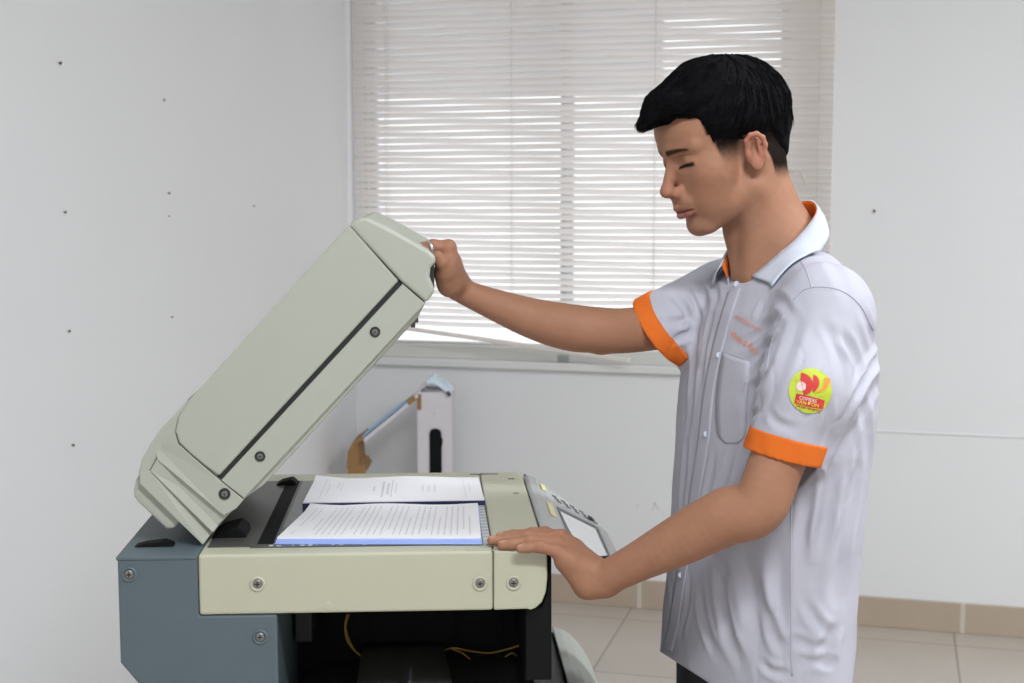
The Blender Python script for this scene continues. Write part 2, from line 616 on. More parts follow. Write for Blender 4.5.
# beaded pull cord on the left and the crooked tilt rod by the neck
bm = bmesh.new()
xx = room_hit_y(387, 60, WY - .07).x - bl.location.x + .004
for k in range(60):
    z = 2.44 - .93 - k * .0115
    add_lathe(bm, [(0, -.003), (.0026, -.0015), (.0026, .0015), (0, .003)], (xx, -.02, z), (0, 0, 1), 6)
obj('bead_chain', bm, M['cord'], bl)
q = [room_hit_y(px, py, WY - .075) - bl.location for px, py in ((793, 172), (800, 170.5), (807, 186))]
q = [Vector(v) for v in q]
obj('tilt_hook', tube([q[0] + Vector((-.02, .03, .0))] + q, .0035, 6), M['cord'], bl)

# ------------------------------------------------------------------ nails in the walls
nails = [((59, 63), 'rusty nail in the left wall, highest one at far left', 1.3),
         ((163, 100), 'rusty nail in the left wall, second highest of all', 1.0),
         ((64, 212), 'rusty nail in the left wall, mid-height of the leftmost column', 1.0),
         ((168, 193), 'rusty nail in the left wall above the faint filled hole', 1.0),
         ((168, 216), 'faint filled nail hole just below a nail on the left wall', .55),
         ((253, 206), 'rusty nail in the left wall nearest the raised copier lid', .8),
         ((68, 331), 'rusty nail in the left wall, second from bottom of leftmost column', 1.0),
         ((171, 317), 'small nail in the left wall level with the middle of the lid', .8),
         ((72, 445), 'rusty nail in the left wall, lowest one, left of the copier', 1.1)]
for (p, lab, s) in nails:
    h = room_hit_x(p[0], p[1], WX)
    bm = bmesh.new()
    s *= .68
    add_lathe(bm, [(0, -.012), (.002 * s, -.012), (.002 * s, .0035), (.0048 * s, .004), (.0048 * s, .0055), (0, .006)], (0, 0, 0), (1, .15, -.05), 10)
    o = obj('wall_nail' if s > .5 else 'nail_hole_plug', bm, M['rust'])
    o.location = h
    tag(o, lab, 'nail', 'nails in the left wall')
h = room_hit_y(874, 211, WY)
bm = bmesh.new()
add_lathe(bm, [(0, -.012), (.002, -.012), (.002, .0035), (.0048, .004), (.0048, .0055), (0, .006)], (0, 0, 0), (.1, -1, -.05), 10)
o = obj('wall_nail', bm, M['rust']); o.location = h
tag(o, 'dark nail in the white wall to the right of the window', 'nail')

# ------------------------------------------------------------------ open carton by the back wall
bx = empty('cardboard_box', to_world(C(434, 470, 4.86)), YAW)
bx.location.z = 0
tag(bx, 'tall narrow white carton with torn open flap behind the copier', 'box')
dB = 4.86
oB = np.array(C(434, 470, dB)); oB[2] = 0


def bp(px, py, dd=0.0):
    return np.array(C(px, py, dB + dd)) - oB


x0, x1 = bp(418, 430)[0], bp(451.5, 430)[0]
zt = bp(434, 392)[2]
bm = bmesh.new()
t = .004
bd = .20
add_box(bm, (x0, 0, 0), (x1, t, zt)); add_box(bm, (x0, bd - t, 0), (x1, bd, zt))
add_box(bm, (x0, t, 0), (x0 + t, bd - t, zt)); add_box(bm, (x1 - t, t, 0), (x1, bd - t, zt))
add_box(bm, (x0, 0, 0), (x1, bd, t))
bo = obj('carton_body', bm, M['carton'], bx)
# brown raw edge on the left of the body
obj('carton_edge', box((x0 - .003, -.002, .01), (x0 + .0005, .0, zt - .004)), M['ink'], bx)
obj('torn_edge', box((x0 - .002, -.003, zt - .062), (x0 + .012, .0, zt - .008)), M['brown'], bx)
# dark bottle printed in relief on the near side, with the small emblem above it
pl = [bp(429.5, 475), bp(429.5, 433), bp(431, 429.5), bp(435, 428.3), bp(439.5, 429.5), bp(441.5, 433), bp(441.5, 437), bp(442.6, 439), bp(442.6, 444), bp(441.7, 446), bp(441.7, 475)]
pl = [(p[0], p[2]) for p in pl]
pl[0] = (pl[0][0], .30); pl[-1] = (pl[-1][0], .30)
obj('printed_bottle', prism(pl, -.004, .001), M['black'], bx)
bm = bmesh.new()
for (cx, cy, w, h2) in ((430, 411, 1.6, 1.6), (434.5, 413, 2.2, 2.2), (433.5, 416, 2, 1), (438.5, 405, .5, 5)):
    p = bp(cx, cy); s = .0034
    add_box(bm, (p[0] - w * s / 2, -.001, p[2] - h2 * s / 2), (p[0] + w * s / 2, .001, p[2] + h2 * s / 2))
obj('printed_emblem', bm, M['ink'], bx)


def strip(name, pxs, wid, th, m, par, dd=0.0):
    """a bent strip of board: centre line through pixels, running back in depth"""
    P = [bp(*p) for p in pxs]
    bm = bmesh.new()
    rows = []
    for p in P:
        rows.append([bm.verts.new((p[0], dd, p[2])), bm.verts.new((p[0], dd + wid, p[2]))])
    for a, b2 in zip(rows[:-1], rows[1:]):
        bm.faces.new((a[0], a[1], b2[1], b2[0]))
    o = obj(name, bm, m, par)
    sm = o.modifiers.new('thick', 'SOLIDIFY'); sm.thickness = th; sm.offset = 0
    return o


fl = strip('torn_flap', [(417.5, 395), (412, 400.5), (392, 417.5), (372, 433.5), (364, 440)], .07, .013, M['carton'], bx, -.01)
strip('flap_crease', [(415.5, 397.5), (408, 403)], .072, .016, M['brown'], fl, -.012)
strip('blue_edge', [(406, 401.5), (390, 413.5), (370, 430), (363, 436.5)], .06, .004, M['bluetape'], fl, -.0125)
o2 = strip('brown_flap_end', [(364, 437), (354, 444.5), (349.5, 450.5), (348.5, 460), (348, 468.5)], .17, .010, M['brown'], fl, -.01)
o3 = strip('brown_flap_end', [(356, 443), (358, 452), (359, 464), (363, 466), (366, 471)], .16, .012, M['brown'], fl, 0)
obj('brown_flap_end', prism([(bp(*p)[0], bp(*p)[2]) for p in ((349, 449), (356, 443.5), (358.5, 455), (359, 465), (365.5, 464), (366, 474), (347.5, 474))], -.008, -.003), M['brown'], fl)
tp = strip('clear_tape', [(427, 382), (433, 379.5), (441, 385), (451, 392)], .12, .016, M['film'], bx, -.01)
strip('top_flap', [(418, 393), (427, 382)], .12, .004, M['carton'], bx, 0)
strip('top_flap', [(451, 392), (446, 391), (425, 391)], .12, .004, M['carton'], bx, .02)
strip('tape_end', [(447.5, 391), (450, 395.5)], .02, .012, M['key'], tp, -.012)
# ================================================================== photocopier
PHI = R(3.3)
KO = np.array(C(200, 555, 1.92))
KO0 = np.array([KO[0], KO[1], 0.0])
ca_, sa_ = math.cos(PHI), math.sin(PHI)
ZT = float(KO[2])


def toK(p):
    d = np.asarray(p, float) - KO0
    return np.array([ca_ * d[0] + sa_ * d[1], -sa_ * d[0] + ca_ * d[1], d[2]])


def kdir(r):
    return np.array([ca_ * r[0] + sa_ * r[1], -sa_ * r[0] + ca_ * r[1], r[2]])


EYE = toK((0, 0, CAMZ))


def kb(px, py, b):
    r = kdir(ray(px, py)); t = (b - EYE[1]) / r[1]
    return EYE + r * t


def kz(px, py, z):
    r = kdir(ray(px, py)); t = (z - EYE[2]) / r[2]
    return EYE + r * t


def kpl(px, py, p0, n):
    r = kdir(ray(px, py)); t = (np.dot(p0, n) - EYE @ n) / (r @ n)
    return EYE + r * t


def poly_b(pts, b):
    return [(float(q[0]), float(q[2])) for q in (kb(x, y, b) for x, y in pts)]


cop = empty('photocopier', to_world(KO0), YAW + PHI)
tag(cop, 'cream and blue-grey photocopier with its lid held half open', 'photocopier')
D = 0.553
# --- blue-grey rear housing
rh = obj('rear_housing', prism([(-.113, .991), (-.0035, .991), (-.0035, .906), (.104, .906), (.104, .06), (-.086, .06), (-.086, .806), (-.113, .841)], .0, D), M['bluegrey'], cop, bevel=.003)
obj('rear_top_lip', prism([(-.1145, .992), (-.0035, .992), (-.0035, .9865), (-.1145, .9865)], -.0015, D), M['bluegrey'], rh, bevel=.0015)


def screw(par, a, z, b=0.0, ring=True, s=1.0):
    if ring:
        bm = bmesh.new()
        add_lathe(bm, [(.0135 * s, .004), (.0135 * s, -.0012), (.0118 * s, -.0022), (.0088 * s, -.0012), (.0085 * s, .002)], (a, b, z), (0, 1, 0), 24)
        par = obj('screw_ring', bm, ring if not isinstance(ring, bool) else M['palegrey'], par, smooth=True)
    bm = bmesh.new()
    add_lathe(bm, [(.0078 * s, .003), (.0078 * s, -.0006), (.006 * s, -.0018), (0, -.002)], (a, b, z), (0, 1, 0), 20)
    o = obj('screw', bm, M['metal'], par)
    bm = bmesh.new()
    add_box(bm, (a - .0045 * s, b - .0026, z - .0009 * s), (a + .0045 * s, b - .0016, z + .0009 * s))
    add_box(bm, (a - .0009 * s, b - .0026, z - .0045 * s), (a + .0009 * s, b - .0016, z + .0045 * s))
    bm.verts.ensure_lookup_table()
    me = bpy.data.meshes.new('s'); bm.to_mesh(me); bm.free()
    # cross slot is part of the screw mesh
    me.materials.append(M['hole'])
    k = len(o.data.materials)
    o.data.materials.append(M['hole'])
    b2 = bmesh.new(); b2.from_mesh(o.data)
    n0 = len(b2.faces)
    b2.from_mesh(me)
    b2.faces.ensure_lookup_table()
    for f in b2.faces[n0:]: f.material_index = 1
    b2.to_mesh(o.data); b2.free()
    return o


for px, py in ((129, 574.5), (260, 637)):
    q = kb(px, py, 0)
    screw(rh, q[0], q[2], 0, M['bluegrey'], .8)

# --- cream scanner unit
sc_ = obj('scanner_unit', prism([(-.003, .9925), (.4048, .9925), (.4048, .907), (-.003, .907)], 0, D), M['cream2'], cop, bevel=.004, seg=3)
obj('corner_cover', prism([(.4058, .9925), (.4775, .9925), (.481, .986), (.4815, .952), (.4795, .932), (.474, .917), (.464, .908), (.4058, .907)], 0, D), M['cream2'], cop, bevel=.003, seg=3)
for px, py in ((257.5, 584), (480, 583.5), (513.5, 583)):
    q = kb(px, py, 0)
    screw(sc_ if px < 490 else bpy.data.objects['corner_cover'], q[0], q[2], 0, M['cream2'], .8)
for px, py in ((327.5, 606), (530.5, 605)):
    q = kb(px, py, 0)
    bm = bmesh.new()
    add_lathe(bm, [(.0062, .002), (.0062, -.0004), (.0055, -.0007), (0, -.0008)], (q[0], 0, q[2]), (0, 1, 0), 20)
    obj('blank_plug', bm, M['cream2'], sc_ if px < 490 else bpy.data.objects['corner_cover'])


def plate(name, pts, z0, z1, m, par, bevel=0.0):
    """plan polygon (a, b) as a plate"""
    bm = bmesh.new()
    a = [bm.verts.new((p[0], p[1], z0)) for p in pts]
    b = [bm.verts.new((p[0], p[1], z1)) for p in pts]
    n = len(pts)
    bm.faces.new(a[::-1]); bm.faces.new(b)
    for i in range(n): bm.faces.new((a[i], a[(i + 1) % n], b[(i + 1) % n], b[i]))
    return obj(name, bm, m, par, bevel=bevel)


# bed: dark strip next to the hinge, glass, size scales
plate('dark_bed_plate', [(.004, .040), (.098, .040), (.098, .490), (.004, .490)], .9915, .9937, M['darkplate'], sc_, .0005)
plate('feed_slot_glass', [(.072, .050), (.094, .050), (.094, .485), (.072, .485)], .993, .9941, M['black'], sc_)
plate('platen_glass', [(.099, .050), (.393, .050), (.393, .486), (.099, .486)], .9915, .9938, M['glass_dark'], sc_)
ss = plate('size_scale', [(.393, .034), (.4035, .034), (.4035, .486), (.393, .486)], .9915, .9941, M['palegrey'], sc_)
bm = bmesh.new()
for k in range(22):
    b = .06 + k * .0195
    add_box(bm, (.3935, b, .9940), (.403, b + .009, .9943))
obj('scale_marking', bm, M['whitemark'], ss)
s2 = plate('size_scale', [(.064, .034), (.393, .034), (.393, .050), (.064, .050)], .9915, .9941, M['darkplate'], sc_)
bm = bmesh.new()
rs = random.Random(3)
for a in np.arange(.09, .395, .011):
    if rs.random() < .62:
        w = rs.choice((.002, .004, .006))
        add_box(bm, (a, .037 + rs.random() * .003, .9940), (a + w, .041 + rs.random() * .004, .9943))
tag(obj('scale_marking', bm, M['whitemark'], s2), kind='stuff')
for px, py, w in ((511, 478.7, .011), (516, 493, .009), (484, 474, .05)):
    q = kz(px, py, ZT)
    obj('moulded_slot', box((q[0] - w / 2, q[1] - .003, .992), (q[0] + w / 2, q[1] + .003, .9931)), M['darkplate'], sc_)
q = [kz(px, 550.5, ZT) for px in (255, 300, 466, 498)]
for i in (0, 2):
    obj('moulded_slot', box((q[i][0], q[i][1] - .001, .992), (q[i + 1][0], q[i][1] + .001, .9929)), M['cream'], sc_)

# --- hinges and rubber blocks under the lid
for (a0, b0, w, d, h) in ((.092, .450, .036, .03, .014), (.052, .09, .05, .06, .02), (-.045, .05, .055, .02, .010), (-.04, .42, .06, .06, .05)):
    bm = bmesh.new()
    add_prism(bm, [(a0 - w, .99), (a0, .99), (a0 - .002, .99 + h * .6), (a0 - w * .25, .99 + h), (a0 - w * .75, .99 + h * .7), (a0 - w, .99 + h * .3)], b0, b0 + d)
    obj('lid_hinge', bm, M['black'], cop, bevel=.003)

# --- black cavity under the scanner
obj('front_post', prism([(.452, .906), (.4745, .906), (.4825, .93), (.4835, .99), (.488, .99), (.489, .80), (.452, .80)], .012, D - .01), M['black'], cop, bevel=.002)
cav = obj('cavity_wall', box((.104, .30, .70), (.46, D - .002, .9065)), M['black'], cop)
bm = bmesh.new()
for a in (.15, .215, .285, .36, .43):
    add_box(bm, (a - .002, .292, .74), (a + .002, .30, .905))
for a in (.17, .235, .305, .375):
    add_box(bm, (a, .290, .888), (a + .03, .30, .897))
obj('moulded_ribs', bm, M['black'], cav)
obj('inner_bracket', box((.108, .20, .80), (.135, .30, .905)), M['dark'], cav, bevel=.003)
# --- lower body with the sunken paper tray
bm = bmesh.new()
rows = []
for k in range(9):
    t = k / 8
    bb = .06 + .23 * t
    zz = .742 + .026 * math.sin(math.pi * min(1, t * 1.15) * .55)
    rows.append([bm.verts.new((.205 + .004 * t, bb, zz)), bm.verts.new((.355 - .02 * t, bb, zz))])
for r0, r1 in zip(rows[:-1], rows[1:]): bm.faces.new((r0[0], r0[1], r1[1], r1[0]))
o = obj('paper_guide', bm, M['darkplate'], cop, smooth=True)
sm = o.modifiers.new('t', 'SOLIDIFY'); sm.thickness = .006; sm.offset = -1
obj('tray_end_stop', prism([(.27, .745), (.275, .775), (.285, .79), (.29, .79), (.283, .745)], .05, .12), M['dark'], cop, bevel=.002)
BC = .47
oc = poly_b([(552, 626), (560, 628), (569, 633), (577, 641), (585, 652), (591, 664), (595, 675), (598, 686)], BC)
ic = poly_b([(575.5, 690), (574, 675), (570, 657), (563, 641), (552, 629.5)], BC)
bm = bmesh.new()
add_prism(bm, oc + [(oc[-1][0], .06), (ic[0][0], .06)] + ic, .0, BC)
obj('front_cover', bm, M['cover'], cop, bevel=.003, seg=3)
lo2 = [(a - .0015, z - .002) for a, z in ic[::-1]]
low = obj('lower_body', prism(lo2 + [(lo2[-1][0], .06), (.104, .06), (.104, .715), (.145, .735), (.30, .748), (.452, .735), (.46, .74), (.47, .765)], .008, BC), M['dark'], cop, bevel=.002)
# --- foot plinth
obj('base_plinth', box((-.06, .03, .0), (.52, D - .03, .06)), M['black'], cop, bevel=.004)
# --- side panel of the cabinet below
cab = obj('cabinet_side', box((.106, -.002, .08), (.525, .010, .70)), M['palegrey'], cop, bevel=.003)
obj('cabinet_handle', box((.25, -.006, .56), (.38, .0, .60)), M['dark'], cab, bevel=.004)

# --- loose wiring
wires = [[(347, 614), (345, 626), (347, 640), (355, 651), (366, 659), (376, 662)],
         [(349, 614), (346, 628), (351, 644), (360, 655), (372, 661), (390, 660)],
         [(436, 656), (445, 650), (455, 648), (470, 651), (490, 653), (508, 649), (521, 645)],
         [(452, 649), (462, 653), (470, 659)], [(505, 657), (512, 653), (517, 656)]]
for i, w in enumerate(wires):
    pts = [kb(x, y, .25 + .01 * i) for x, y in w]
    obj('loose_wire', tube(catmull(pts, 5), .0013, 6), M['wire'], cop, smooth=True)

# --- operating console at the front end
obj('console_base', prism([(.4835, .945), (.4835, .985), (.497, .985), (.512, .979), (.520, .972), (.53, .955)], .136, .48), M['dark'], cop, bevel=.004)


def bfar(a): return .525 - (a - .484) / .116 * .215


prof = [(.4822, .9905), (.488, .9938), (.500, .993), (.513, .988), (.524, .982), (.602, .9435), (.605, .939), (.603, .930), (.55, .945), (.50, .965), (.4822, .972)]
bm = bmesh.new()
A = [bm.verts.new((a, .134, z)) for a, z in prof]
B = [bm.verts.new((a, bfar(a), z)) for a, z in prof]
n = len(prof)
bm.faces.new(A); bm.faces.new(B[::-1])
for i in range(n): bm.faces.new((A[(i + 1) % n], A[i], B[i], B[(i + 1) % n]))
con = obj('control_panel', bm, M['panelgrey'], cop, bevel=.0025)
obj('console_lower_shell', prism([(.4835, .968), (.55, .941), (.600, .927), (.602, .935), (.602, .9415), (.523, .9795), (.503, .9905), (.4835, .9895)], .120, .134), M['dark'], cop, bevel=.004)
p0 = np.array((.524, .2, .9822)); tv = np.array((.078, 0, -.0385)); tv /= np.linalg.norm(tv)
nv = np.array((-tv[2], 0, tv[0]))


def slab(name, pxs, h, m, par, base=0.0):
    lo = [kpl(x, y, p0 + nv * base, nv) for x, y in pxs]
    bm = bmesh.new()
    a = [bm.verts.new(p) for p in lo]
    b = [bm.verts.new(p + nv * h) for p in lo]
    n = len(lo)
    bm.faces.new(a[::-1]); bm.faces.new(b)
    for i in range(n): bm.faces.new((a[i], a[(i + 1) % n], b[(i + 1) % n], b[i]))
    return obj(name, bm, m, par)


scr = slab('display_surround', [(556.5, 507), (597, 527.5), (610, 557), (598, 557), (575, 545), (566, 530)], .0012, M['key'], con)
slab('display_screen', [(560, 511.5), (595, 529), (607, 555.5), (600, 556.5), (577, 543.5), (569, 530)], .0006, M['screen'], scr, .0012)
slab('display_edge', [(599, 528), (611, 556), (609.3, 556), (597, 528)], .002, M['palegrey'], con)
# keypad: rows of small keys
bm_rows = []
for r in range(5):
    for c in range(3):
        t = r / 4
        x = 551.5 + t * 36 + c * 2.6
        y = 494.5 + t * 20.5 + c * 2.9
        slab('console_key', [(x, y), (x + 4.4, y + 2.1), (x + 5.0, y + 3.5), (x + .6, y + 1.4)], .0007, M['key'], con)
slab('copy_key', [(587.5, 517), (592.5, 519.6), (593, 521.5), (588.5, 519.5)], .0025, M['hole'], con)
obj('yellow_sticker', prism([(0, 0), (.01, 0), (.01, .001), (0, .001)], 0, .09), M['yellow'], con)
o = bpy.data.objects['yellow_sticker']
o.location = (.5045, .215, .9925); o.rotation_euler = (0, R(26), 0)
o = obj('paper_label', prism([(0, 0), (.009, 0), (.009, .001), (0, .001)], 0, .05), M['yellow'], con)
o.location = (.505, .40, .9922); o.rotation_euler = (0, R(26), 0)

# ------------------------------------------------------------------ the raised document feeder
LB, LF = .045, .455
fd = empty('document_feeder', (0, 0, 0)); fd.parent = cop
fd.location = (0, LB, 0)


def lid(name, pxs, b0, m, par=fd, b1=None, bevel=.0025, seg=3):
    pl = poly_b(pxs, LB)
    return obj(name, prism(pl, b0, (LF - LB) if b1 is None else b1), m, par, bevel=bevel, seg=seg)


lid('feeder_core', [(352, 232), (398, 279), (424, 303), (416.5, 318), (277, 471), (262, 487), (245, 499), (212, 532), (152, 470), (160, 440), (182, 408)], .008, M['cream'], bevel=.002)
lid('feeder_cover', [(347, 227), (350, 226), (398.5, 281), (219, 476), (205, 466), (190, 453.5), (179, 443), (175.5, 432), (178, 418), (189, 400)], .0, M['cream'], bevel=.003)
lid('feeder_slot_shade', [(399.5, 279), (403, 283), (221.5, 481), (216.5, 477)], .006, M['hole'], b1=.05, bevel=0)  # dark strip stands in for the shade inside the gap
lo_ = lid('feeder_frame', [(402.5, 284), (425, 303.5), (244, 498.5), (221, 480.5)], .001, M['cream'], bevel=.001)
# bevelled lower edge of the frame
e0 = poly_b([(425, 303.5), (244, 498.5)], LB); e1 = poly_b([(417.5, 319), (262, 487)], LB)
V = [(e0[0][0], .001, e0[0][1]), (e0[1][0], .001, e0[1][1]), (e1[1][0], .016, e1[1][1]), (e1[0][0], .016, e1[0][1]),
     (e0[0][0], LF - LB, e0[0][1]), (e0[1][0], LF - LB, e0[1][1]), (e1[1][0], LF - LB, e1[1][1]), (e1[0][0], LF - LB, e1[0][1])]
raw('frame_chamfer', V, [(0, 1, 2, 3), (4, 7, 6, 5), (0, 4, 5, 1), (1, 5, 6, 2), (2, 6, 7, 3), (3, 7, 4, 0)], M['cream'], fd)
bm_pl = poly_b([(411, 326), (279, 470), (277, 467), (409, 323)], LB)
obj('platen_pad', prism(bm_pl, .02, LF - LB - .02), M['paper'], fd)
lid('feeder_end_cap', [(349, 225.5), (353, 221), (359, 218), (367, 217.5), (385, 226), (405, 237), (428, 250), (436, 257.5), (435, 263), (430.5, 268), (429.5, 277), (432.5, 284), (435, 291), (426.5, 303), (401, 281.5)], -.001, M['cream'], bevel=.005)


def board(pxd, name='louvre'):
    """a lapped board of the vent: every outline point has its own set-back"""
    pl = poly_b([(p[0], p[1]) for p in pxd], LB)
    bm = bmesh.new()
    A = [bm.verts.new((q[0], p[2], q[1])) for q, p in zip(pl, pxd)]
    Bb = [bm.verts.new((q[0], LF - LB, q[1])) for q in pl]
    n = len(pl)
    bm.faces.new(A); bm.faces.new(Bb[::-1])
    for i in range(n): bm.faces.new((A[(i + 1) % n], A[i], Bb[i], Bb[(i + 1) % n]))
    return obj(name, bm, M['cream'], fd, bevel=.0015, seg=2)


lid('handle_recess_shade', [(428.5, 266), (434.3, 262), (434.3, 288.5), (430, 285)], .012, M['hole'], b1=.40, bevel=0)  # dark block fills the grip notch in place of its shade
lid('louvre_back', [(188, 400), (177, 412), (160, 429), (150, 444), (141, 460), (137.5, 474), (139, 484), (149, 472), (156, 459), (166, 440), (190, 430)], .0045, M['cream'], bevel=.003)
lid('louvre_back', [(142, 470), (134, 481), (131.5, 492), (132, 499), (136, 504.5), (165, 532), (172, 531), (185, 519), (175, 490)], .013, M['cream'], bevel=.004)
board([(188, 399, .006), (177.5, 415, .004), (160, 430, .005), (152, 444, .006), (157, 460, .002), (223.5, 516, .001), (236, 509, .0015), (243.5, 500, .002), (218, 479.5, .002), (190, 455, .002), (178, 444, .002), (174.5, 432, .002), (178, 418, .003)][::-1])
board([(157, 458, .004), (149.5, 471.5, .003), (212.5, 533.5, .003), (226, 516, .017)][::-1])
board([(149.5, 471, .004), (139.5, 474, .004), (138.8, 484, .003), (202.5, 545.5, .003), (214, 531, .017)][::-1])
for (x, y, s) in ((375, 332, .55), (260, 456.5, .55), (224.5, 494, .6)):
    q = kb(x, y, LB)
    screw(fd, q[0], q[2], .001, M['hole'], s)
for (x, y) in ((416, 322), (413, 327)):
    q = kb(x, y, LB)
    obj('latch_pin', box((q[0] - .004, .03, q[2] - .004), (q[0] + .003, .05, q[2] + .003)), M['key'], fd, bevel=.001)

# ------------------------------------------------------------------ documents on the glass


def booklet(label, c4, z, th, seed, title, tiltz):
    """c4: plan corners near-left, near-right, far-right, far-left in copier space"""
    c4 = [np.array(p) for p in c4]
    org = np.array((c4[0][0], c4[0][1], z))
    wpos = to_world(np.array(KO0) + np.array((ca_ * org[0] - sa_ * org[1], sa_ * org[0] + ca_ * org[1], z)))
    e = empty('bound_document', wpos, YAW + PHI)
    tag(e, label, 'document', 'stapled documents on the copier glass')
    rs = random.Random(seed)

    def P(u, v):
        p = c4[0] * (1 - u) * (1 - v) + c4[1] * u * (1 - v) + c4[2] * u * v + c4[3] * (1 - u) * v
        return p - c4[0]

    def zz(u, v, lift):
        return tiltz(v) + lift + .0015 * math.sin(u * 9 + seed) * v + .004 * max(0, v - .8) * 5 * max(0, .2 - u) * 5

    def sheet(name, m, l0, l1, u0=0., u1=1., v0=0., v1=1., par=e, n=16):
        bm = bmesh.new()
        top, bot = [], []
        for j in range(n + 1):
            rt, rb = [], []
            for i in range(n + 1):
                u = u0 + (u1 - u0) * i / n; v = v0 + (v1 - v0) * j / n
                p = P(u, v)
                rt.append(bm.verts.new((p[0], p[1], zz(u, v, l1)))); rb.append(bm.verts.new((p[0], p[1], zz(u, v, l0))))
            top.append(rt); bot.append(rb)
        for j in range(n):
            for i in range(n):
                bm.faces.new((top[j][i], top[j][i + 1], top[j + 1][i + 1], top[j + 1][i]))
                bm.faces.new((bot[j][i], bot[j + 1][i], bot[j + 1][i + 1], bot[j][i + 1]))
        for j in range(n):
            bm.faces.new((top[j][0], top[j + 1][0], bot[j + 1][0], bot[j][0]))
            bm.faces.new((top[j][n], bot[j][n], bot[j + 1][n], top[j + 1][n]))
            bm.faces.new((top[0][j], bot[0][j], bot[0][j + 1], top[0][j + 1]))
            bm.faces.new((top[n][j], top[n][j + 1], bot[n][j + 1], bot[n][j]))
        return obj(name, bm, m, par)

    if title:
        sheet('binding_strip', M['binding'], .0, th * .8, -.002, 1.004, -.015, .045)
        pg = sheet('pages', M['paper'], .001, th, 0, 1, .0, 1)
    else:
        sheet('back_cover', M['bluecover'], 0, .0012, -.004, 1.0, -.02, 1)
        sheet('back_pages', M['bluecover'], .0013, th * .7, 0.0, .998, -.008, 1)
        pg = sheet('pages', M['paper'], th * .7 + .0002, th, 0, .995, .03, 1)
    # lines of print run away from the viewer
    bm = bmesh.new()
    lift = th + .0002

    def bar(u, v0, v1, w):
        while v0 < v1:
            l = rs.uniform(.02, .055)
            vv = min(v0 + l, v1)
            qs = [(u, v0), (u + w, v0), (u + w, vv), (u, vv)]
            bm.faces.new([bm.verts.new((*P(*q)[:2], zz(q[0], q[1], lift))) for q in qs])
            v0 = vv + .012

    if title:
        for u, a, b2, w in ((.075, .1, .9, .004), (.105, .25, .75, .004), (.155, .55, .8, .006), (.18, .45, .8, .004),
                            (.37, .4, .6, .008), (.42, .15, .8, .012), (.45, .25, .7, .012), (.475, .15, .85, .006), (.50, .3, .7, .005),
                            (.655, .35, .6, .007), (.69, .35, .6, .007), (.725, .35, .65, .007), (.90, .1, .9, .003), (.93, .35, .7, .004)):
            bar(u, a, b2, w)
    else:
        bar(.055, .35, .9, .006); bar(.09, .5, .9, .005); bar(.05, .12, .22, .006)
        for i in range(26):
            u = .14 + i * .032
            bar(u, .1 if i % 6 else .25, .92 if i % 5 else .6, .0065)
    tag(obj('printed_text', bm, M['ink'], pg), kind='stuff')
    return e


zg = .9943
booklet('open document with blue back cover, the nearer of two on the copier glass',
        [kz(276, 541, zg + .004)[:2], kz(482, 541, zg + .004)[:2], kz(478.5, 503, zg + .008)[:2] * [1, 1] , kz(310.5, 505, zg + .008)[:2]], zg + .0002, .0075, 4, False, lambda v: 0.0)
booklet('white title page document with navy binding strip, the farther on the glass',
        [kz(303, 503, zg + .008)[:2], kz(484.5, 500, zg + .008)[:2], kz(478, 477, zg + .008)[:2], kz(316, 478.5, zg + .008)[:2]], zg + .0002, .009, 9, True, lambda v: 0.0)
# ================================================================== the young man
BYAW = R(22)
Fv = np.array([-math.cos(BYAW), -math.sin(BYAW), 0.0])
Lv = np.array([math.sin(BYAW), -math.cos(BYAW), 0.0])
Zv = np.array([0, 0, 1.0])
N = C(778, 242, 2.06)


def B3(f, l, z): return N + Fv * f + Lv * l + Zv * z


# ---- head frame: x forward, y to his left, z up (millimetres)
hp, hy = R(20), R(19)
Hf = np.array([-math.cos(hy) * math.cos(hp), -math.sin(hy) * math.cos(hp), -math.sin(hp)])
Hl = np.array([math.sin(hy), -math.cos(hy), 0.0])
Hu = np.cross(Hf, Hl)
HO = C(729.5, 152, 2.05)
HR = np.stack([Hf, Hl, Hu], 1)          # columns: axes


def hd(x, y, z): return HO + HR @ (np.array([x, y, z]) * .001)


def hl(P): return (P - HO) @ HR * 1000.0


def he(c, r, k=10, m='+', rot=None):
    Rm = HR if rot is None else HR @ rot
    return ell(hd(*c), np.array(r) * .001, k * .001, m, Rm)


def hc(a, b, r1, r2, k=6, m='+'):
    return cone(hd(*a), hd(*b), r1 * .001, r2 * .001, k * .001, m)


def both(fn, a, *rest, **kw):
    out = []
    for s in (1, -1):
        aa = (a[0], a[1] * s, a[2])
        rr = list(rest)
        if rr and isinstance(rr[0], tuple) and fn is hc:
            rr[0] = (rr[0][0], rr[0][1] * s, rr[0][2])
        out.append(fn(aa, *rr, **kw))
    return out


def roty(deg):
    c, s = math.cos(R(deg)), math.sin(R(deg))
    return np.array([[c, 0, s], [0, 1, 0], [-s, 0, c]])


def rotz(deg):
    c, s = math.cos(R(deg)), math.sin(R(deg))
    return np.array([[c, -s, 0], [s, c, 0], [0, 0, 1]])


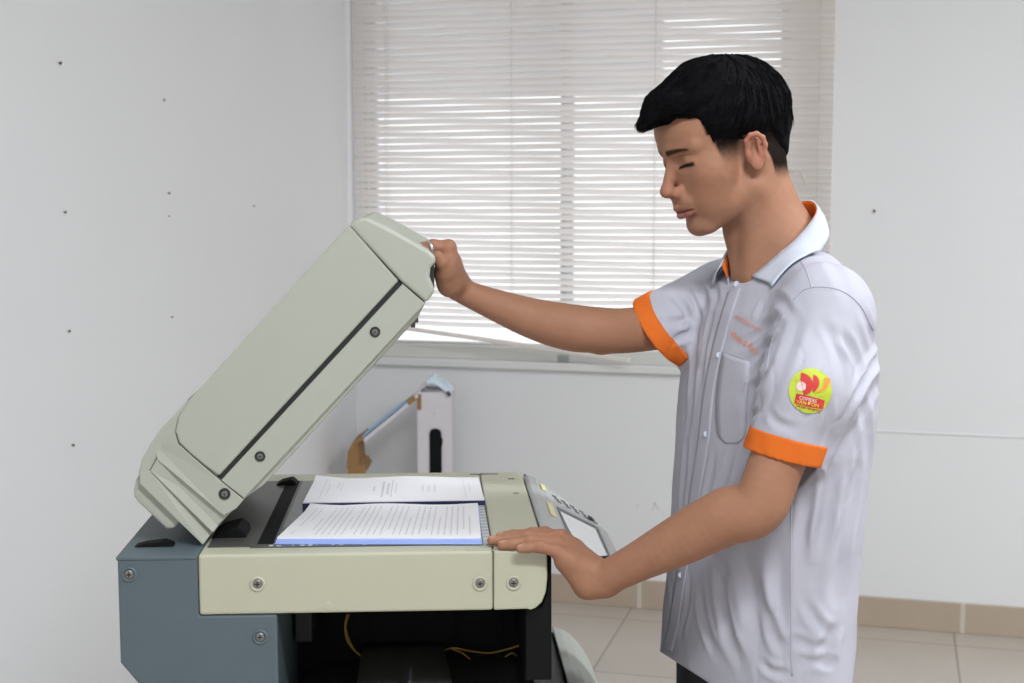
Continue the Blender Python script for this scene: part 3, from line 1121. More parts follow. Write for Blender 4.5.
head = [
    he((-5, 0, 50), (97, 74, 74), 1),
    he((44, 0, 50), (50, 60, 48), 18),
    he((44, 0, -4), (50, 61, 56), 20),
    he((56, 0, -40), (40, 43, 36), 16),
]
head += both(hc, (8, 50, -52), (70, 18, -82), 15, 13, k=20)
head += [he((42, 0, -58), (42, 45, 30), 18), he((80, 0, -82), (15, 21, 15), 12)]
head += both(he, (52, 44, -9), (26, 19, 19), k=24)
head += [he((-34, 0, -12), (40, 53, 48), 18)]
head += both(he, (44, 30, -36), (34, 24, 36), k=22)
head += both(hc, (88, 10, 33), (72, 48, 34), 9, 8, k=10)
head += both(he, (94, 31, 17), (13, 18, 11), k=9, m='-')
head += both(he, (72, 32, 15), (15, 16, 13), k=4)                       # lids over the eyeball
head += both(hc, (86, 22, 8.5), (78, 44, 11), 3.2, 3.2, k=5)
head += [hc((88, 0, 22), (110, 0, -17), 6, 8, 8), he((110, 0, -20), (10.5, 11, 9), 6)]
head += both(he, (100, 13, -24), (11.5, 7, 8.5), k=4)
head += both(he, (106, 7, -31.5), (6, 3.2, 3.2), k=2, m='-')
head += [he((92, 0, -41), (12, 25, 13), 9),
         hc((103.5, 0, -47), (97, 14, -48.5), 5, 4, 4), hc((103.5, 0, -47), (97, -14, -48.5), 5, 4, 4),
         hc((97, 14, -48.5), (86, 26, -53), 4, 2, 3), hc((97, -14, -48.5), (86, -26, -53), 4, 2, 3),
         hc((100.5, 0, -59), (94, 13, -57.5), 6, 5, 4), hc((100.5, 0, -59), (94, -13, -57.5), 6, 5, 4),
         hc((94, 13, -57.5), (86, 25, -54), 5, 2, 3), hc((94, -13, -57.5), (86, -25, -54), 5, 2, 3)]
head += [hc((112, 0, -53), (100, 14, -53), 1.4, 1.4, 2, '-'), hc((100, 14, -53), (88, 28, -54), 1.4, 1.2, 2, '-'),
         hc((112, 0, -53), (100, -14, -53), 1.4, 1.4, 2, '-'), hc((100, -14, -53), (88, -28, -54), 1.4, 1.2, 2, '-'),
         he((105, 0, -70), (9, 20, 4.5), 7, '-')]
# ears
for s in (1, -1):
    rt = roty(-8) @ rotz(-14 * s)
    head += [he((1, 74 * s, 0), (14, 6, 23), 5, rot=rt)]
    rim = [(10, 74, 8), (10, 78, 18), (4, 82, 24), (-5, 84, 23), (-12, 85, 15), (-13, 84, 4), (-9, 81, -8), (-3, 78, -16)]
    head += [he((1, 83 * s, 4), (8.5, 9.5, 13.5), 3, '-', rot=rt)]
    for a, b in zip(rim[:-1], rim[1:]):
        head.append(hc((a[0], a[1] * s, a[2]), (b[0], b[1] * s, b[2]), 3.3, 3.3, 2.5))
    head += [he((3, 76 * s, -19), (7.5, 4.5, 8.5), 4), he((11, 74 * s, -3), (4, 5, 7), 4),
             hc((-5, 82 * s, 12), (-4, 79 * s, -5), 2.4, 2.4, 3)]

nk_lo = C(777, 250, 2.065)
body = head + [
    cone(hd(-18, 0, -35), nk_lo, .052, .057, .022),
    cone(nk_lo, B3(-.01, 0, -.13), .058, .075, .03),
    cone(hd(-22, 52, -18), B3(.052, .012, -.045), .013, .011, .022),
    cone(hd(-22, -52, -18), B3(.052, -.012, -.045), .013, .011, .022),
    ell(hd(28, 0, -112), (.012, .012, .014), .02),
    cone(B3(-.025, .04, -.060), B3(-.01, .11, -.10), .030, .030, .03),
    cone(B3(-.025, -.04, -.060), B3(-.0, -.11, -.105), .030, .030, .03),
]
# torso inside the shirt
body += [cone(B3(-.005, .06, -.15), B3(.0, .05, -.40), .072, .072, .05),
         cone(B3(-.005, -.06, -.15), B3(.0, -.05, -.40), .072, .072, .05),
         cone(B3(.0, .05, -.40), B3(.0, .06, -.60), .072, .072, .05),
         cone(B3(.0, -.05, -.40), B3(.0, -.06, -.60), .072, .072, .05)]



def limb(pts, rs_):
    P = catmull(pts, 6)
    rr = [v[0] for v in catmull([(x, 0, 0) for x in rs_], 6)]
    return [cone(P[i], P[i + 1], rr[i], rr[i + 1], .0006 if i else .012) for i in range(len(P) - 1)]


# ---- left arm, leaning on the copier
SL = C(829, 306, 1.915)
EL = C(765, 497, 1.845)
WL = C(604, 579, 1.935)
body += limb([SL, SL * .5 + EL * .5, SL * .12 + EL * .88, EL * .93 + WL * .07 + np.array([.004, 0, -.006]), EL * .76 + WL * .24, EL * .5 + WL * .5, EL * .22 + WL * .78, WL],
             [.036, .0385, .0365, .0375, .0385, .0345, .0272, .0235])
body += [ell(C(771, 501, 1.848), (.017, .017, .017), .012)]
body += [ell(C(607, 572, 1.965), (.014, .014, .014), .012)]
# ---- right arm, holding the lid
SR = C(736, 317, 2.20)
ER = C(607, 333, 2.10)
WR = C(459, 290, 2.085)
body += limb([SR, SR * .5 + ER * .5, SR * .14 + ER * .86, ER * .93 + WR * .07, ER * .74 + WR * .26 - Zv * .008, ER * .5 + WR * .5 - Zv * .0105, ER * .22 + WR * .78 - Zv * .006, WR],
             [.038, .0352, .0335, .034, .0345, .0300, .0225, .0172])
body += [ell(C(601, 344, 2.10), (.015, .015, .014), .010)]
# ---- left hand: joints (px, py, depth)
LH = dict(
    index=[(575, 549, 1.985), (562, 536.5, 1.990), (532, 534.5, 1.992), (513, 535.5, 1.990), (500, 536.5, 1.988)],
    middle=[(574, 551, 1.968), (560, 538, 1.970), (526, 537.5, 1.970), (506, 539.5, 1.968), (492, 540.5, 1.966)],
    ring=[(572, 555, 1.950), (557, 543.5, 1.952), (530, 542, 1.950), (513, 544.0, 1.948), (502, 545, 1.947)],
    little=[(570, 560, 1.934), (555, 550.5, 1.934), (539, 546.5, 1.931), (528, 547.5, 1.929), (520, 548.8, 1.928)])
rad = dict(index=(.0115, .0098, .0088, .0080, .0068), middle=(.0115, .010, .0090, .0082, .0070),
           ring=(.0115, .0096, .0086, .0078, .0066), little=(.011, .0088, .0078, .0070, .0060))
nails_l = []
hand = []
for nme, js in LH.items():
    p = [C(*j) for j in js]
    r = rad[nme]
    hand.append(cone(WL + (p[0] - WL) * .25, p[0], .013, r[0] + .002, .012))
    hand.append(cone(p[0], p[1], r[0] + .001, r[1] + .0006, .008))
    for i in (1, 2, 3):
        hand.append(cone(p[i], p[i + 1], r[i], r[i + 1], .0035))
    hand.append(ell(p[2], (r[2] * 1.08,) * 3, .004))
    nails_l.append((p[4], p[3]))
hand += [cone(C(590, 572, 1.955), C(566, 553, 1.965), .020, .014, .016),
         cone(C(606, 582, 1.940), C(588, 585, 1.940), .0195, .0185, .014),          # heel of the hand
         cone(C(587, 584, 1.940), C(564, 563, 1.940), .0175, .012, .014),
         cone(C(596, 568, 1.975), C(580, 562, 2.005), .015, .0135, .014),         # thumb
         cone(C(580, 562, 2.005), C(562, 543, 2.022), .0125, .0105, .008),
         cone(C(562, 543, 2.022), C(546, 532.5, 2.026), .0102, .0085, .004),
         cone(C(546, 532.5, 2.026), C(534, 532, 2.024), .0085, .007, .004)]
# ---- right hand closed over the lid's end
RH = dict(
    index=[(448, 262, 2.045), (447.5, 248.5, 2.045), (434, 246.8, 2.040), (424, 251, 2.038), (419.5, 257, 2.040)],
    middle=[(450, 261, 2.066), (448.5, 247.5, 2.068), (433, 245.5, 2.066), (423, 248, 2.066), (418.5, 254, 2.066)],
    ring=[(451, 262, 2.088), (447.5, 248, 2.090), (433, 246, 2.090), (424, 248.5, 2.090), (420, 254, 2.090)],
    little=[(452, 264, 2.108), (446.5, 251, 2.110), (436, 247, 2.110), (428, 249, 2.110), (424, 254, 2.110)])
nails_r = []
for nme, js in RH.items():
    p = [C(*j) for j in js]
    r = rad[nme]
    hand.append(cone(WR + (p[0] - WR) * .2, p[0], .014, r[0] + .002, .012))
    hand.append(cone(p[0], p[1], r[0] + .001, r[1] + .001, .008))
    for i in (1, 2, 3):
        hand.append(cone(p[i], p[i + 1], r[i], r[i + 1], .0035))
    hand.append(ell(p[1], (r[1] * 1.12,) * 3, .004))
    nails_r.append((p[4], p[3]))
hand += [cone(C(452, 284, 2.060), C(445, 272, 2.040), .0165, .0145, .012), ell(C(447, 284, 2.058), (.013, .015, .016), .012),
         cone(C(446, 271, 2.040), C(441.5, 262, 2.026), .0135, .0105, .006),
         cone(C(441.5, 262, 2.026), C(437.5, 256.5, 2.022), .0098, .0085, .003),
         cone(C(449, 286, 2.055), C(443, 276, 2.045), .010, .010, .010),
         ell(C(450, 270, 2.075), (.014, .026, .022), .012)]
body += hand
lo = np.array([-.16, 1.76, .80]); hi = np.array([.60, 2.36, 1.72])
HV = 0.0018
V, F = mesh_sdf(body, lo, hi, HV)
V = np.asarray(V)

# ---- skin colours (lips, brows, stubble, nails) and painted shade of folds
q = hl(V)
base = np.array((0.325, 0.160, 0.097))
T = np.tile(base, (len(V), 1))
T *= (1 + .06 * vnoise(V, 160, 1) + .05 * vnoise(V, 500, 2))[:, None]


def mix(mask, col):
    global T
    mask = np.clip(mask, 0, 1)[:, None]
    T = T * (1 - mask) + np.array(col) * mask


def sstep(a, b, x):
    t = np.clip((x - a) / (b - a), 0, 1)
    return t * t * (3 - 2 * t)


onhead = (np.abs(q[:, 0]) < 135) & (np.abs(q[:, 1]) < 100) & (q[:, 2] > -110) & (q[:, 2] < 150)
ay = np.abs(q[:, 1])
# blush of nose, cheek and ear
mix(onhead * .35 * np.exp(-((q[:, 0] - 108) ** 2 / 300 + ay ** 2 / 400 + (q[:, 2] + 20) ** 2 / 300)), (.43, .165, .11))
mix(onhead * .10 * np.exp(-((q[:, 0] - 65) ** 2 / 700 + (ay - 50) ** 2 / 300 + (q[:, 2] + 18) ** 2 / 500)), (.39, .15, .095))
mix(onhead * .45 * sstep(73, 80, ay) * (q[:, 0] < 14), (.44, .155, .11))
# lips
lipz = -53 + .0 * q[:, 0]
lip = onhead * (q[:, 0] > 84) * sstep(24, 19, ay) * sstep(-66.5, -64, q[:, 2]) * sstep(-43.0, -45.5, q[:, 2] + .10 * ay)
lip *= sstep(84, 88, q[:, 0])
mix(.7 * lip, (.26, .095, .082))
mix(onhead * (q[:, 0] > 84) * sstep(26, 22, ay) * np.exp(-((q[:, 2] + 53.2) / 1.5) ** 2), (.10, .03, .03))  # dark line paints the shade where the lips meet
# eyebrow
t = np.clip((ay - 8) / 40, 0, 1)
bz = 31.5 + 7 * t - 7 * t * t
bw = 4.2 * (1 - .55 * t)
mix(.92 * onhead * (q[:, 0] > 55) * sstep(5, 10, ay) * sstep(50, 44, ay) * sstep(bw + 1.2, bw - 1.2, np.abs(q[:, 2] - bz)), (.022, .014, .011))
# lash line, then a dark line painting the lid fold's shade
lz = 10.5 - .004 * (ay - 32) ** 2 + .10 * (ay - 32)
mix(.97 * onhead * (q[:, 0] > 62) * sstep(15, 19, ay) * sstep(50, 46, ay) * sstep(2.6, 1.2, np.abs(q[:, 2] - lz + .6) / (.70 + .020 * ay)), (.012, .008, .007))
mix(.55 * onhead * (q[:, 0] > 62) * sstep(17, 21, ay) * sstep(50, 44, ay) * sstep(1.5, .6, np.abs(q[:, 2] - 24.5 + .008 * (ay - 32) ** 2)), (.16, .07, .05))
# cropped hair on the sides and the nape
side = onhead & (q[:, 0] < 62)
hx = q[:, 0]
front = sstep(60, 54, hx - .10 * (q[:, 2] - 40))
zs = np.interp(hx, [-110, -60, -28, -20, 10, 20, 34, 60], [-66, -64, -54, -2, 0, -14, -12, -6])
fade = sstep(zs, zs + np.where(hx < -10, 26, 36), q[:, 2] + 2 * vnoise(V, 900, 8))
sb = np.where(q[:, 2] > 42, sstep(60, 55, hx), sstep(50, 44, hx - .10 * (q[:, 2] - 10)))
notear = ~((hx < 16) & (hx > -24) & (ay > 76) & (q[:, 2] < 38))
mix(.985 * onhead * notear * sb * fade, (.009, .0075, .007))
# faint shadow of shaved beard
mix(.12 * onhead * sstep(-58, -72, q[:, 2]) * (hx > 20), (.16, .11, .09))
# blemishes of the cheek
rs = np.random.RandomState(5)
for k in range(16):
    c = np.array([rs.uniform(35, 80), rs.uniform(40, 62), rs.uniform(-55, 0)])
    dd = np.abs(hx - c[0]) ** 2 + np.abs(q[:, 2] - c[2]) ** 2
    mix(.30 * onhead * (q[:, 1] > 20) * np.exp(-dd / rs.uniform(2.5, 7)), (.29, .095, .062))
# finger nails and reddish knuckles
for tip, prev in nails_l:
    c = tip + np.array([0, 0, .0062]) + (tip - prev) * .05
    d = np.linalg.norm((V - c) * np.array([.75, 1, 1]), axis=1)
    mix(.6 * sstep(.0052, .0040, d), (.52, .30, .23))
for j in list(LH.values()) + list(RH.values()):
    for w in (1, 2):
        d = np.linalg.norm(V - C(*j[w]), axis=1)
        mix(.30 * np.exp(-(d / .012) ** 2), (.36, .145, .09))
sh = V[:, 2] < -1
m, nt, b = new_mat('skin')
at = nt.nodes.new('ShaderNodeAttribute'); at.attribute_name = 'tint'
tc = nt.nodes.new('ShaderNodeTexCoord')
nz = nt.nodes.new('ShaderNodeTexNoise'); nz.inputs['Scale'].default_value = 420; nz.inputs['Detail'].default_value = 3
bp_ = nt.nodes.new('ShaderNodeBump'); bp_.inputs['Strength'].default_value = .12; bp_.inputs['Distance'].default_value = .0015
nt.links.new(tc.outputs['Object'], nz.inputs['Vector']); nt.links.new(nz.outputs['Fac'], bp_.inputs['Height'])
nt.links.new(bp_.outputs['Normal'], b.inputs['Normal'])
nt.links.new(at.outputs['Color'], b.inputs['Base Color'])
b.inputs['Roughness'].default_value = .62
sp_ = nt.nodes.new('ShaderNodeSeparateColor'); ml_ = nt.nodes.new('ShaderNodeMath'); ml_.operation = 'MULTIPLY'; ml_.inputs[1].default_value = .9
nt.links.new(at.outputs['Color'], sp_.inputs[0]); nt.links.new(sp_.outputs['Red'], ml_.inputs[0])
nt.links.new(ml_.outputs[0], b.inputs['Specular IOR Level'])
b.inputs['Subsurface Weight'].default_value = .05
b.inputs['Subsurface Radius'].default_value = (.006, .0025, .0012)
b.inputs['Subsurface Scale'].default_value = 1.0
M['skin'] = m

PB = np.array([N[0] - .02, N[1], 0.0])          # floor point under the man
man = empty('person', to_world(PB), YAW)
tag(man, 'young man in grey short-sleeved work shirt with orange cuffs lifting the copier lid', 'person')
np_mesh('body', V - PB, F, M['skin'], man, tint=T, relax=2)

# ------------------------------------------------------------------ hair
def hairf(P):
    p = hl(P)
    x, y, z = p[:, 0], p[:, 1], p[:, 2]
    ay = np.abs(y)
    def e(c, r):
        d = p - np.array(c, float)
        k0 = np.sqrt(((d / r) ** 2).sum(1)); k1 = np.sqrt(((d / np.array(r, float) ** 2) ** 2).sum(1)) + 1e-9
        return k0 * (k0 - 1) / k1
    top = e((-5, 0, 56), (99, 82, 80))
    top = smin(top, e((-46, 0, 52), (57, 72, 58)), 10)
    # quiff sweeping forward
    def co(a, b, r1, r2, ys):
        a = np.array(a, float); b = np.array(b, float)
        pp = p * np.array([1, 1 / ys, 1]); ab = b - a
        h = np.clip(((pp - a) @ ab) / (ab @ ab), 0, 1)
        return np.linalg.norm(pp - a - h[:, None] * ab, axis=1) - (r1 + (r2 - r1) * h)
    top = smin(top, co((10, 0, 104), (78, 2, 94), 34, 22, 1.7), 18)
    top = smin(top, co((78, 2, 94), (123, 6, 80), 21, 6, 2.1), 12)
    nape = co((-42, 0, 14), (-22, 0, -50), 54, 46, 1.08)
    top = smin(top, nape, 16)
    # lower limit of the thick hair
    zl = np.interp(x, [-120, -88, -66, -36, 20, 50, 56, 62, 76, 95, 130], [-54, -56, -28, 15, 22, 30, 58, 72, 76, 74, 70])
    zl = zl + 2.5 * vnoise(P, 700, 4)
    bot = (zl - z)
    # taper into the scalp near the lower edge
    skull = np.minimum(e((-5, 0, 50), (98, 75, 75)), nape + 3)
    th = .6 + 28 * sstep(0, 66, z - zl)
    sides = skull - th
    wf = sstep(46, 66, x); sides = sides * (1 - wf) - 40 * wf
    d = np.maximum(top, sides)
    d = -smin(-d, -bot, 4)
    # locks
    d = d + 1.2 * np.maximum(0, vnoise(p * np.array([.5, 1.4, .5]), .55, 12)) * 2 + 1.6 * vnoise(np.stack([p[:, 0] * .25, p[:, 1], p[:, 2] * .5], 1), .34, 9) + .8 * vnoise(np.stack([p[:, 0] * .35, p[:, 1] * 1.2, p[:, 2] * .7], 1), .9, 3)
    return d * .001


Vh, Fh = mesh_sdf([func(hairf)], C(727, 120, 2.05) - .16, C(727, 120, 2.05) + .17, .0021, slack=.02)
m, nt, b = new_mat('black_hair')
HAIRCOL = (.0045, .0042, .005, 1)
tc = nt.nodes.new('ShaderNodeTexCoord')
mp = nt.nodes.new('ShaderNodeMapping'); mp.inputs['Scale'].default_value = (90, 420, 240)
mp.inputs['Rotation'].default_value = (0, R(-25), R(22))
nz = nt.nodes.new('ShaderNodeTexNoise'); nz.inputs['Scale'].default_value = 1.0; nz.inputs['Detail'].default_value = 4
bp_ = nt.nodes.new('ShaderNodeBump'); bp_.inputs['Strength'].default_value = .9; bp_.inputs['Distance'].default_value = .003
nt.links.new(tc.outputs['Object'], mp.inputs['Vector']); nt.links.new(mp.outputs['Vector'], nz.inputs['Vector'])
nt.links.new(nz.outputs['Fac'], bp_.inputs['Height']); nt.links.new(bp_.outputs['Normal'], b.inputs['Normal'])
b.inputs['Base Color'].default_value = HAIRCOL
b.inputs['Roughness'].default_value = .75
b.inputs['Specular IOR Level'].default_value = .05
M['hair'] = m
hair_o = np_mesh('hair', Vh - PB, Fh, M['hair'], man)
# locks of hair: combed from the crown over the fringe and down the sides
def hgrad(P):
    d0 = hairf(P)
    g = np.stack([hairf(P + np.eye(3)[k] * .0015) - d0 for k in range(3)], 1)
    return d0, g / (np.linalg.norm(g, axis=1)[:, None] + 1e-12)


rs = np.random.RandomState(21)
NS, ST = 1500, 8
u_ = rs.normal(size=(NS, 3)); u_ /= np.linalg.norm(u_, axis=1)[:, None]
u_[:, 2] = np.abs(u_[:, 2]) * 1.1 - .25
q0 = np.array([0., 0, 55]) + u_ * np.array([95, 78, 80])
nf = 320
q0[:nf] = np.stack([rs.uniform(70, 108, nf), rs.uniform(-50, 52, nf), rs.uniform(84, 112, nf)], 1)
P = HO + (q0 * .001) @ HR.T
for it in range(8):
    d0, g = hgrad(P)
    P = P - g * d0[:, None]
crown = np.array([-55., 0, 125])
path = []
stepl = rs.uniform(.0028, .0052, NS)[:, None]
lift = rs.uniform(-.0002, .0011, NS)
sway = rs.uniform(-.35, .35, NS)
for k in range(ST):
    d0, g = hgrad(P)
    t = k / (ST - 1)
    tgt = lift * (1 + 1.6 * t)
    P = P + g * np.clip(tgt - d0, -.004, .004)[:, None]
    path.append(P.copy())
    ql = hl(P)
    out_ = ql - crown
    front_w = sstep(-30, 40, ql[:, 0])
    dl = out_ * .012 + np.stack([front_w * 1.2 - .1, sway, -.55 + 0 * sway], 1)
    dv = dl @ HR.T
    dv = dv - g * (dv * g).sum(1)[:, None]
    dv /= np.linalg.norm(dv, axis=1)[:, None] + 1e-9
    P = P + dv * stepl
path = np.array(path)
keep = np.abs(hairf(path[0])) < .004
V_, F_ = [], []
for i in np.where(keep)[0]:
    pts = path[:, i] - PB
    side_ = np.cross(pts[-1] - pts[0], [0.1, 0.3, 1.0]); side_ = side_ / (np.linalg.norm(side_) + 1e-9)
    upv = np.cross(side_, pts[-1] - pts[0]); upv = upv / (np.linalg.norm(upv) + 1e-9)
    b0 = len(V_)
    for k in range(ST):
        w_ = .0011 * (1 - (k / (ST - 1)) ** 2 * .92) * (.35 if k == 0 else 1)
        V_ += [pts[k] + side_ * w_, pts[k] - side_ * w_ * .6 + upv * w_, pts[k] - side_ * w_ * .6 - upv * w_]
    for k in range(ST - 1):
        for j in range(3):
            F_.append((b0 + k * 3 + j, b0 + k * 3 + (j + 1) % 3, b0 + k * 3 + 3 + (j + 1) % 3, b0 + k * 3 + 3 + j))
tag(raw('hair_locks', V_, F_, M['hair'], hair_o, smooth=True), kind='stuff')

# ------------------------------------------------------------------ shirt
prof_t = [(252, 756, 806, .07), (266, 738, 826, .115), (285, 716, 846, .165), (310, 701, 860, .195), (350, 690, 869, .21), (400, 684, 870, .212), (450, 680, 864, .208),
          (500, 677, 858, .206), (560, 674, 852, .206), (620, 669, 848, .212), (665, 666, 843, .218), (720, 661, 839, .224)]
rows = []
for y, fx, bx_, a in prof_t:
    pf, pb = C(fx, y, 2.06), C(bx_, y, 2.06)
    cx = (pf[0] + pb[0]) / 2; hw = (pb[0] - pf[0]) / 2 * .93; cx -= .006; a *= .97
    bb = math.sqrt(max(hw ** 2 - (a * math.sin(BYAW)) ** 2, .03 ** 2)) / math.cos(BYAW)
    rows.append((pf[2], cx, a, bb))
rows = np.array(rows[::-1])


def torso(P):
    z = P[:, 2]
    cx = np.interp(z, rows[:, 0], rows[:, 1]); a = np.interp(z, rows[:, 0], rows[:, 2]); b_ = np.interp(z, rows[:, 0], rows[:, 3])
    d = np.stack([P[:, 0] - cx, P[:, 1] - N[1]], 1)
    f = d @ Fv[:2]; l = d @ Lv[:2]
    n = 2.0
    r = (np.abs(f / b_) ** n + np.abs(l / a) ** n) ** (1 / n)
    dd = (r - 1) * np.minimum(a, b_) * .92
    return np.maximum(dd, (z - rows[-1, 0]) * .8)


CL = C(782, 456, 1.868)             # middle of the near cuff
axL = CL - C(799.5, 390, 1.872); axL = axL / np.linalg.norm(axL)
CRt = C(656, 331, 2.135)
axR = np.array([-.78, .27, -.57]); axR = axR / np.linalg.norm(axR)
SLs = C(825, 312, 1.915)
SRs = C(724, 300, 2.20)
ML = C(806, 385, 1.872)
pivL = [cone(SLs, ML, .060, .0555, .03), cone(ML, CL + axL * .012, .0555, .0505, .03)]
pivR = [cone(SRs, CRt + axR * .012, .054, .0495, .03)]


def sleeve_sdf(prims, cen, ax):
    def f(P):
        d = smin(prim_d(prims[0], P), prim_d(prims[-1], P), .03)
        t = (P - cen) @ ax
        return np.maximum(d, t)
    return f


shirt = [func(torso, .02),
         cone(B3(-.022, .050, -.062), C(823, 306, 1.925), .040, .050, .035),
         cone(B3(-.022, -.050, -.064), C(733, 298, 2.205), .040, .048, .035),
         cone(B3(-.046, .045, -.052), B3(-.046, -.045, -.052), .031, .031, .03),
         func(sleeve_sdf(pivL, CL, axL), .028), func(sleeve_sdf(pivR, CRt, axR), .024)]


def cut_post(P, d, w_):
    """opens the sleeves, hem and neck, and hollows the cloth"""
    f = (P - N) @ Fv
    th = .0042
    ext = np.minimum(np.maximum(prim_d(pivL[-1], P), -(P - CL) @ axL - .008), np.maximum(prim_d(pivR[0], P), -(P - CRt) @ axR - .008))
    s = np.maximum(d + w_, -np.minimum(d + .0115, ext + .0045))
    zf = np.interp(f, [-.16, -.10, -.03, .03, .09, .15], HEMZ)
    s = np.maximum(s, zf - P[:, 2])
    nk = (P - B3(.0, 0, -.012))
    pl = nk @ (Zv * .86 + Fv * .5)
    rr = np.sqrt(((P - B3(-.004, 0, 0)) @ Lv) ** 2 + ((P - B3(-.004, 0, 0)) @ Fv) ** 2)
    s = np.maximum(s, np.minimum(pl, .070 - rr))
    return s


HEMZ = [C(851, 700, 2.06)[2], C(830, 690, 2.06)[2], C(782, 680, 2.06)[2], C(745, 685, 2.06)[2], C(700, 680, 2.06)[2], C(663, 652, 2.06)[2]]


def march(pxs, prims, eps=.0, d0=1.62, off=0.0):
    """first hit of the view rays with a cloth or skin surface"""
    out = []
    O = np.array([0, 0, CAMZ])
    D = np.stack([ray(x, y) for x, y in pxs]); D = D / np.linalg.norm(D, axis=1)[:, None]
    t = np.full(len(D), d0)
    for i in range(120):
        d = sdf(prims, O + D * t[:, None])
        t = t + np.clip(d - off, -.03, .05) * .7
    return O + D * t[:, None]


# ---- creases: valleys (positive) and ridges laid along the cloth where it pulls
crease_px = [
    # path, half width mm, depth mm
    ([(778, 316), (764, 328), (750, 339), (738, 348)], 7, 4.5), ([(774, 340), (762, 352), (752, 361), (741, 367)], 7, 5.0),
    ([(768, 366), (757, 384), (750, 402), (746, 424)], 8, 4.5), ([(764, 396), (752, 418), (742, 432)], 6, 3.0),
    ([(766, 300), (760, 312), (757, 320)], 6, 1.4), ([(772, 296), (784, 304), (796, 322)], 7, 2.2),
    ([(704, 296), (696, 340), (692, 392), (690, 430)], 8, 3.0), ([(716, 300), (706, 340), (700, 385)], 6, 2.2),
    ([(688, 430), (684, 480), (681, 530)], 8, 2.4), ([(736, 448), (724, 480), (712, 510)], 7, 3.0),
    ([(752, 442), (738, 468), (728, 490)], 6, 2.4), ([(716, 450), (708, 490), (701, 520)], 6, 2.2),
    ([(878, 356), (866, 374), (854, 398), (842, 424)], 8, 5.0), ([(880, 380), (868, 402), (852, 432), (838, 452)], 8, 3.2),
    ([(838, 332), (850, 346), (858, 362), (856, 380)], 7, 3.0), ([(824, 322), (838, 352), (842, 384), (836, 410)], 7, 2.2),
    ([(862, 306), (868, 326), (872, 344)], 7, 2.4), ([(800, 310), (792, 340), (780, 372), (768, 404)], 9, 2.4),
    ([(826, 400), (828, 420), (822, 440)], 6, 2.2), ([(768, 408), (780, 424), (800, 430)], 6, 1.6),
    ([(744, 548), (750, 585), (757, 620), (756, 655)], 16, 5.5), ([(722, 566), (722, 600), (730, 640), (742, 668)], 10, 4.0),
    ([(700, 585), (704, 620), (716, 655)], 8, 3.2), ([(690, 572), (687, 605), (680, 636)], 6, 2.4),
    ([(778, 545), (780, 590), (774, 640)], 10, 2.6), ([(764, 600), (772, 630), (784, 655)], 8, 2.4),
    ([(852, 470), (846, 520), (838, 575), (836, 610)], 10, 3.0), ([(862, 440), (856, 490), (850, 540)], 8, 2.4),
    ([(832, 462), (828, 505), (818, 550)], 9, 3.0), ([(812, 478), (806, 520), (800, 565)], 8, 2.4),
    ([(838, 620), (828, 645), (826, 672)], 9, 1.8), ([(806, 596), (810, 612), (820, 626), (830, 632)], 7, 1.8),
    ([(780, 648), (796, 642), (814, 648), (830, 642)], 7, 1.2), ([(796, 668), (812, 660), (836, 664)], 7, 1.1),
    ([(700, 540), (716, 560), (736, 575)], 8, 2.2), ([(672, 296), (684, 308), (694, 324)], 6, 3.4),
    ([(662, 318), (678, 322), (694, 318)], 6, 3.0), ([(670, 340), (682, 338), (694, 332)], 6, 2.6),
    ([(694, 282), (704, 296), (708, 314)], 6, 3.0), ([(684, 288), (694, 300), (700, 318)], 5, 2.0),
    ([(708, 274), (716, 290), (718, 310)], 6, 2.0), ([(830, 262), (842, 280), (848, 300)], 8, 1.6),
    ([(860, 400), (868, 430), (866, 470)], 9, 2.0), ([(760, 660), (772, 672), (790, 676)], 6, 2.0),
]
CREASES = []
for path, w_, A_ in crease_px:
    pp = [tuple(v[:2]) for v in catmull([(x, y, 0) for x, y in path], 3)]
    P = march(pp, shirt)
    ln = np.concatenate([[0], np.cumsum(np.linalg.norm(np.diff(P, axis=0), axis=1))])
    CREASES.append((P, ln, w_ * .001, A_ * .001, P.min(0), P.max(0)))
# ridge of the button placket
plk = [(741, 288), (733, 312), (725, 340), (714.5, 389), (709, 442), (699, 500), (686.5, 574), (679, 623), (672, 652)]
plk_in = [(728, 292), (721, 315), (713, 345), (703.5, 392), (697.5, 442), (688.5, 500), (676.5, 574), (668.5, 623), (663, 645)]


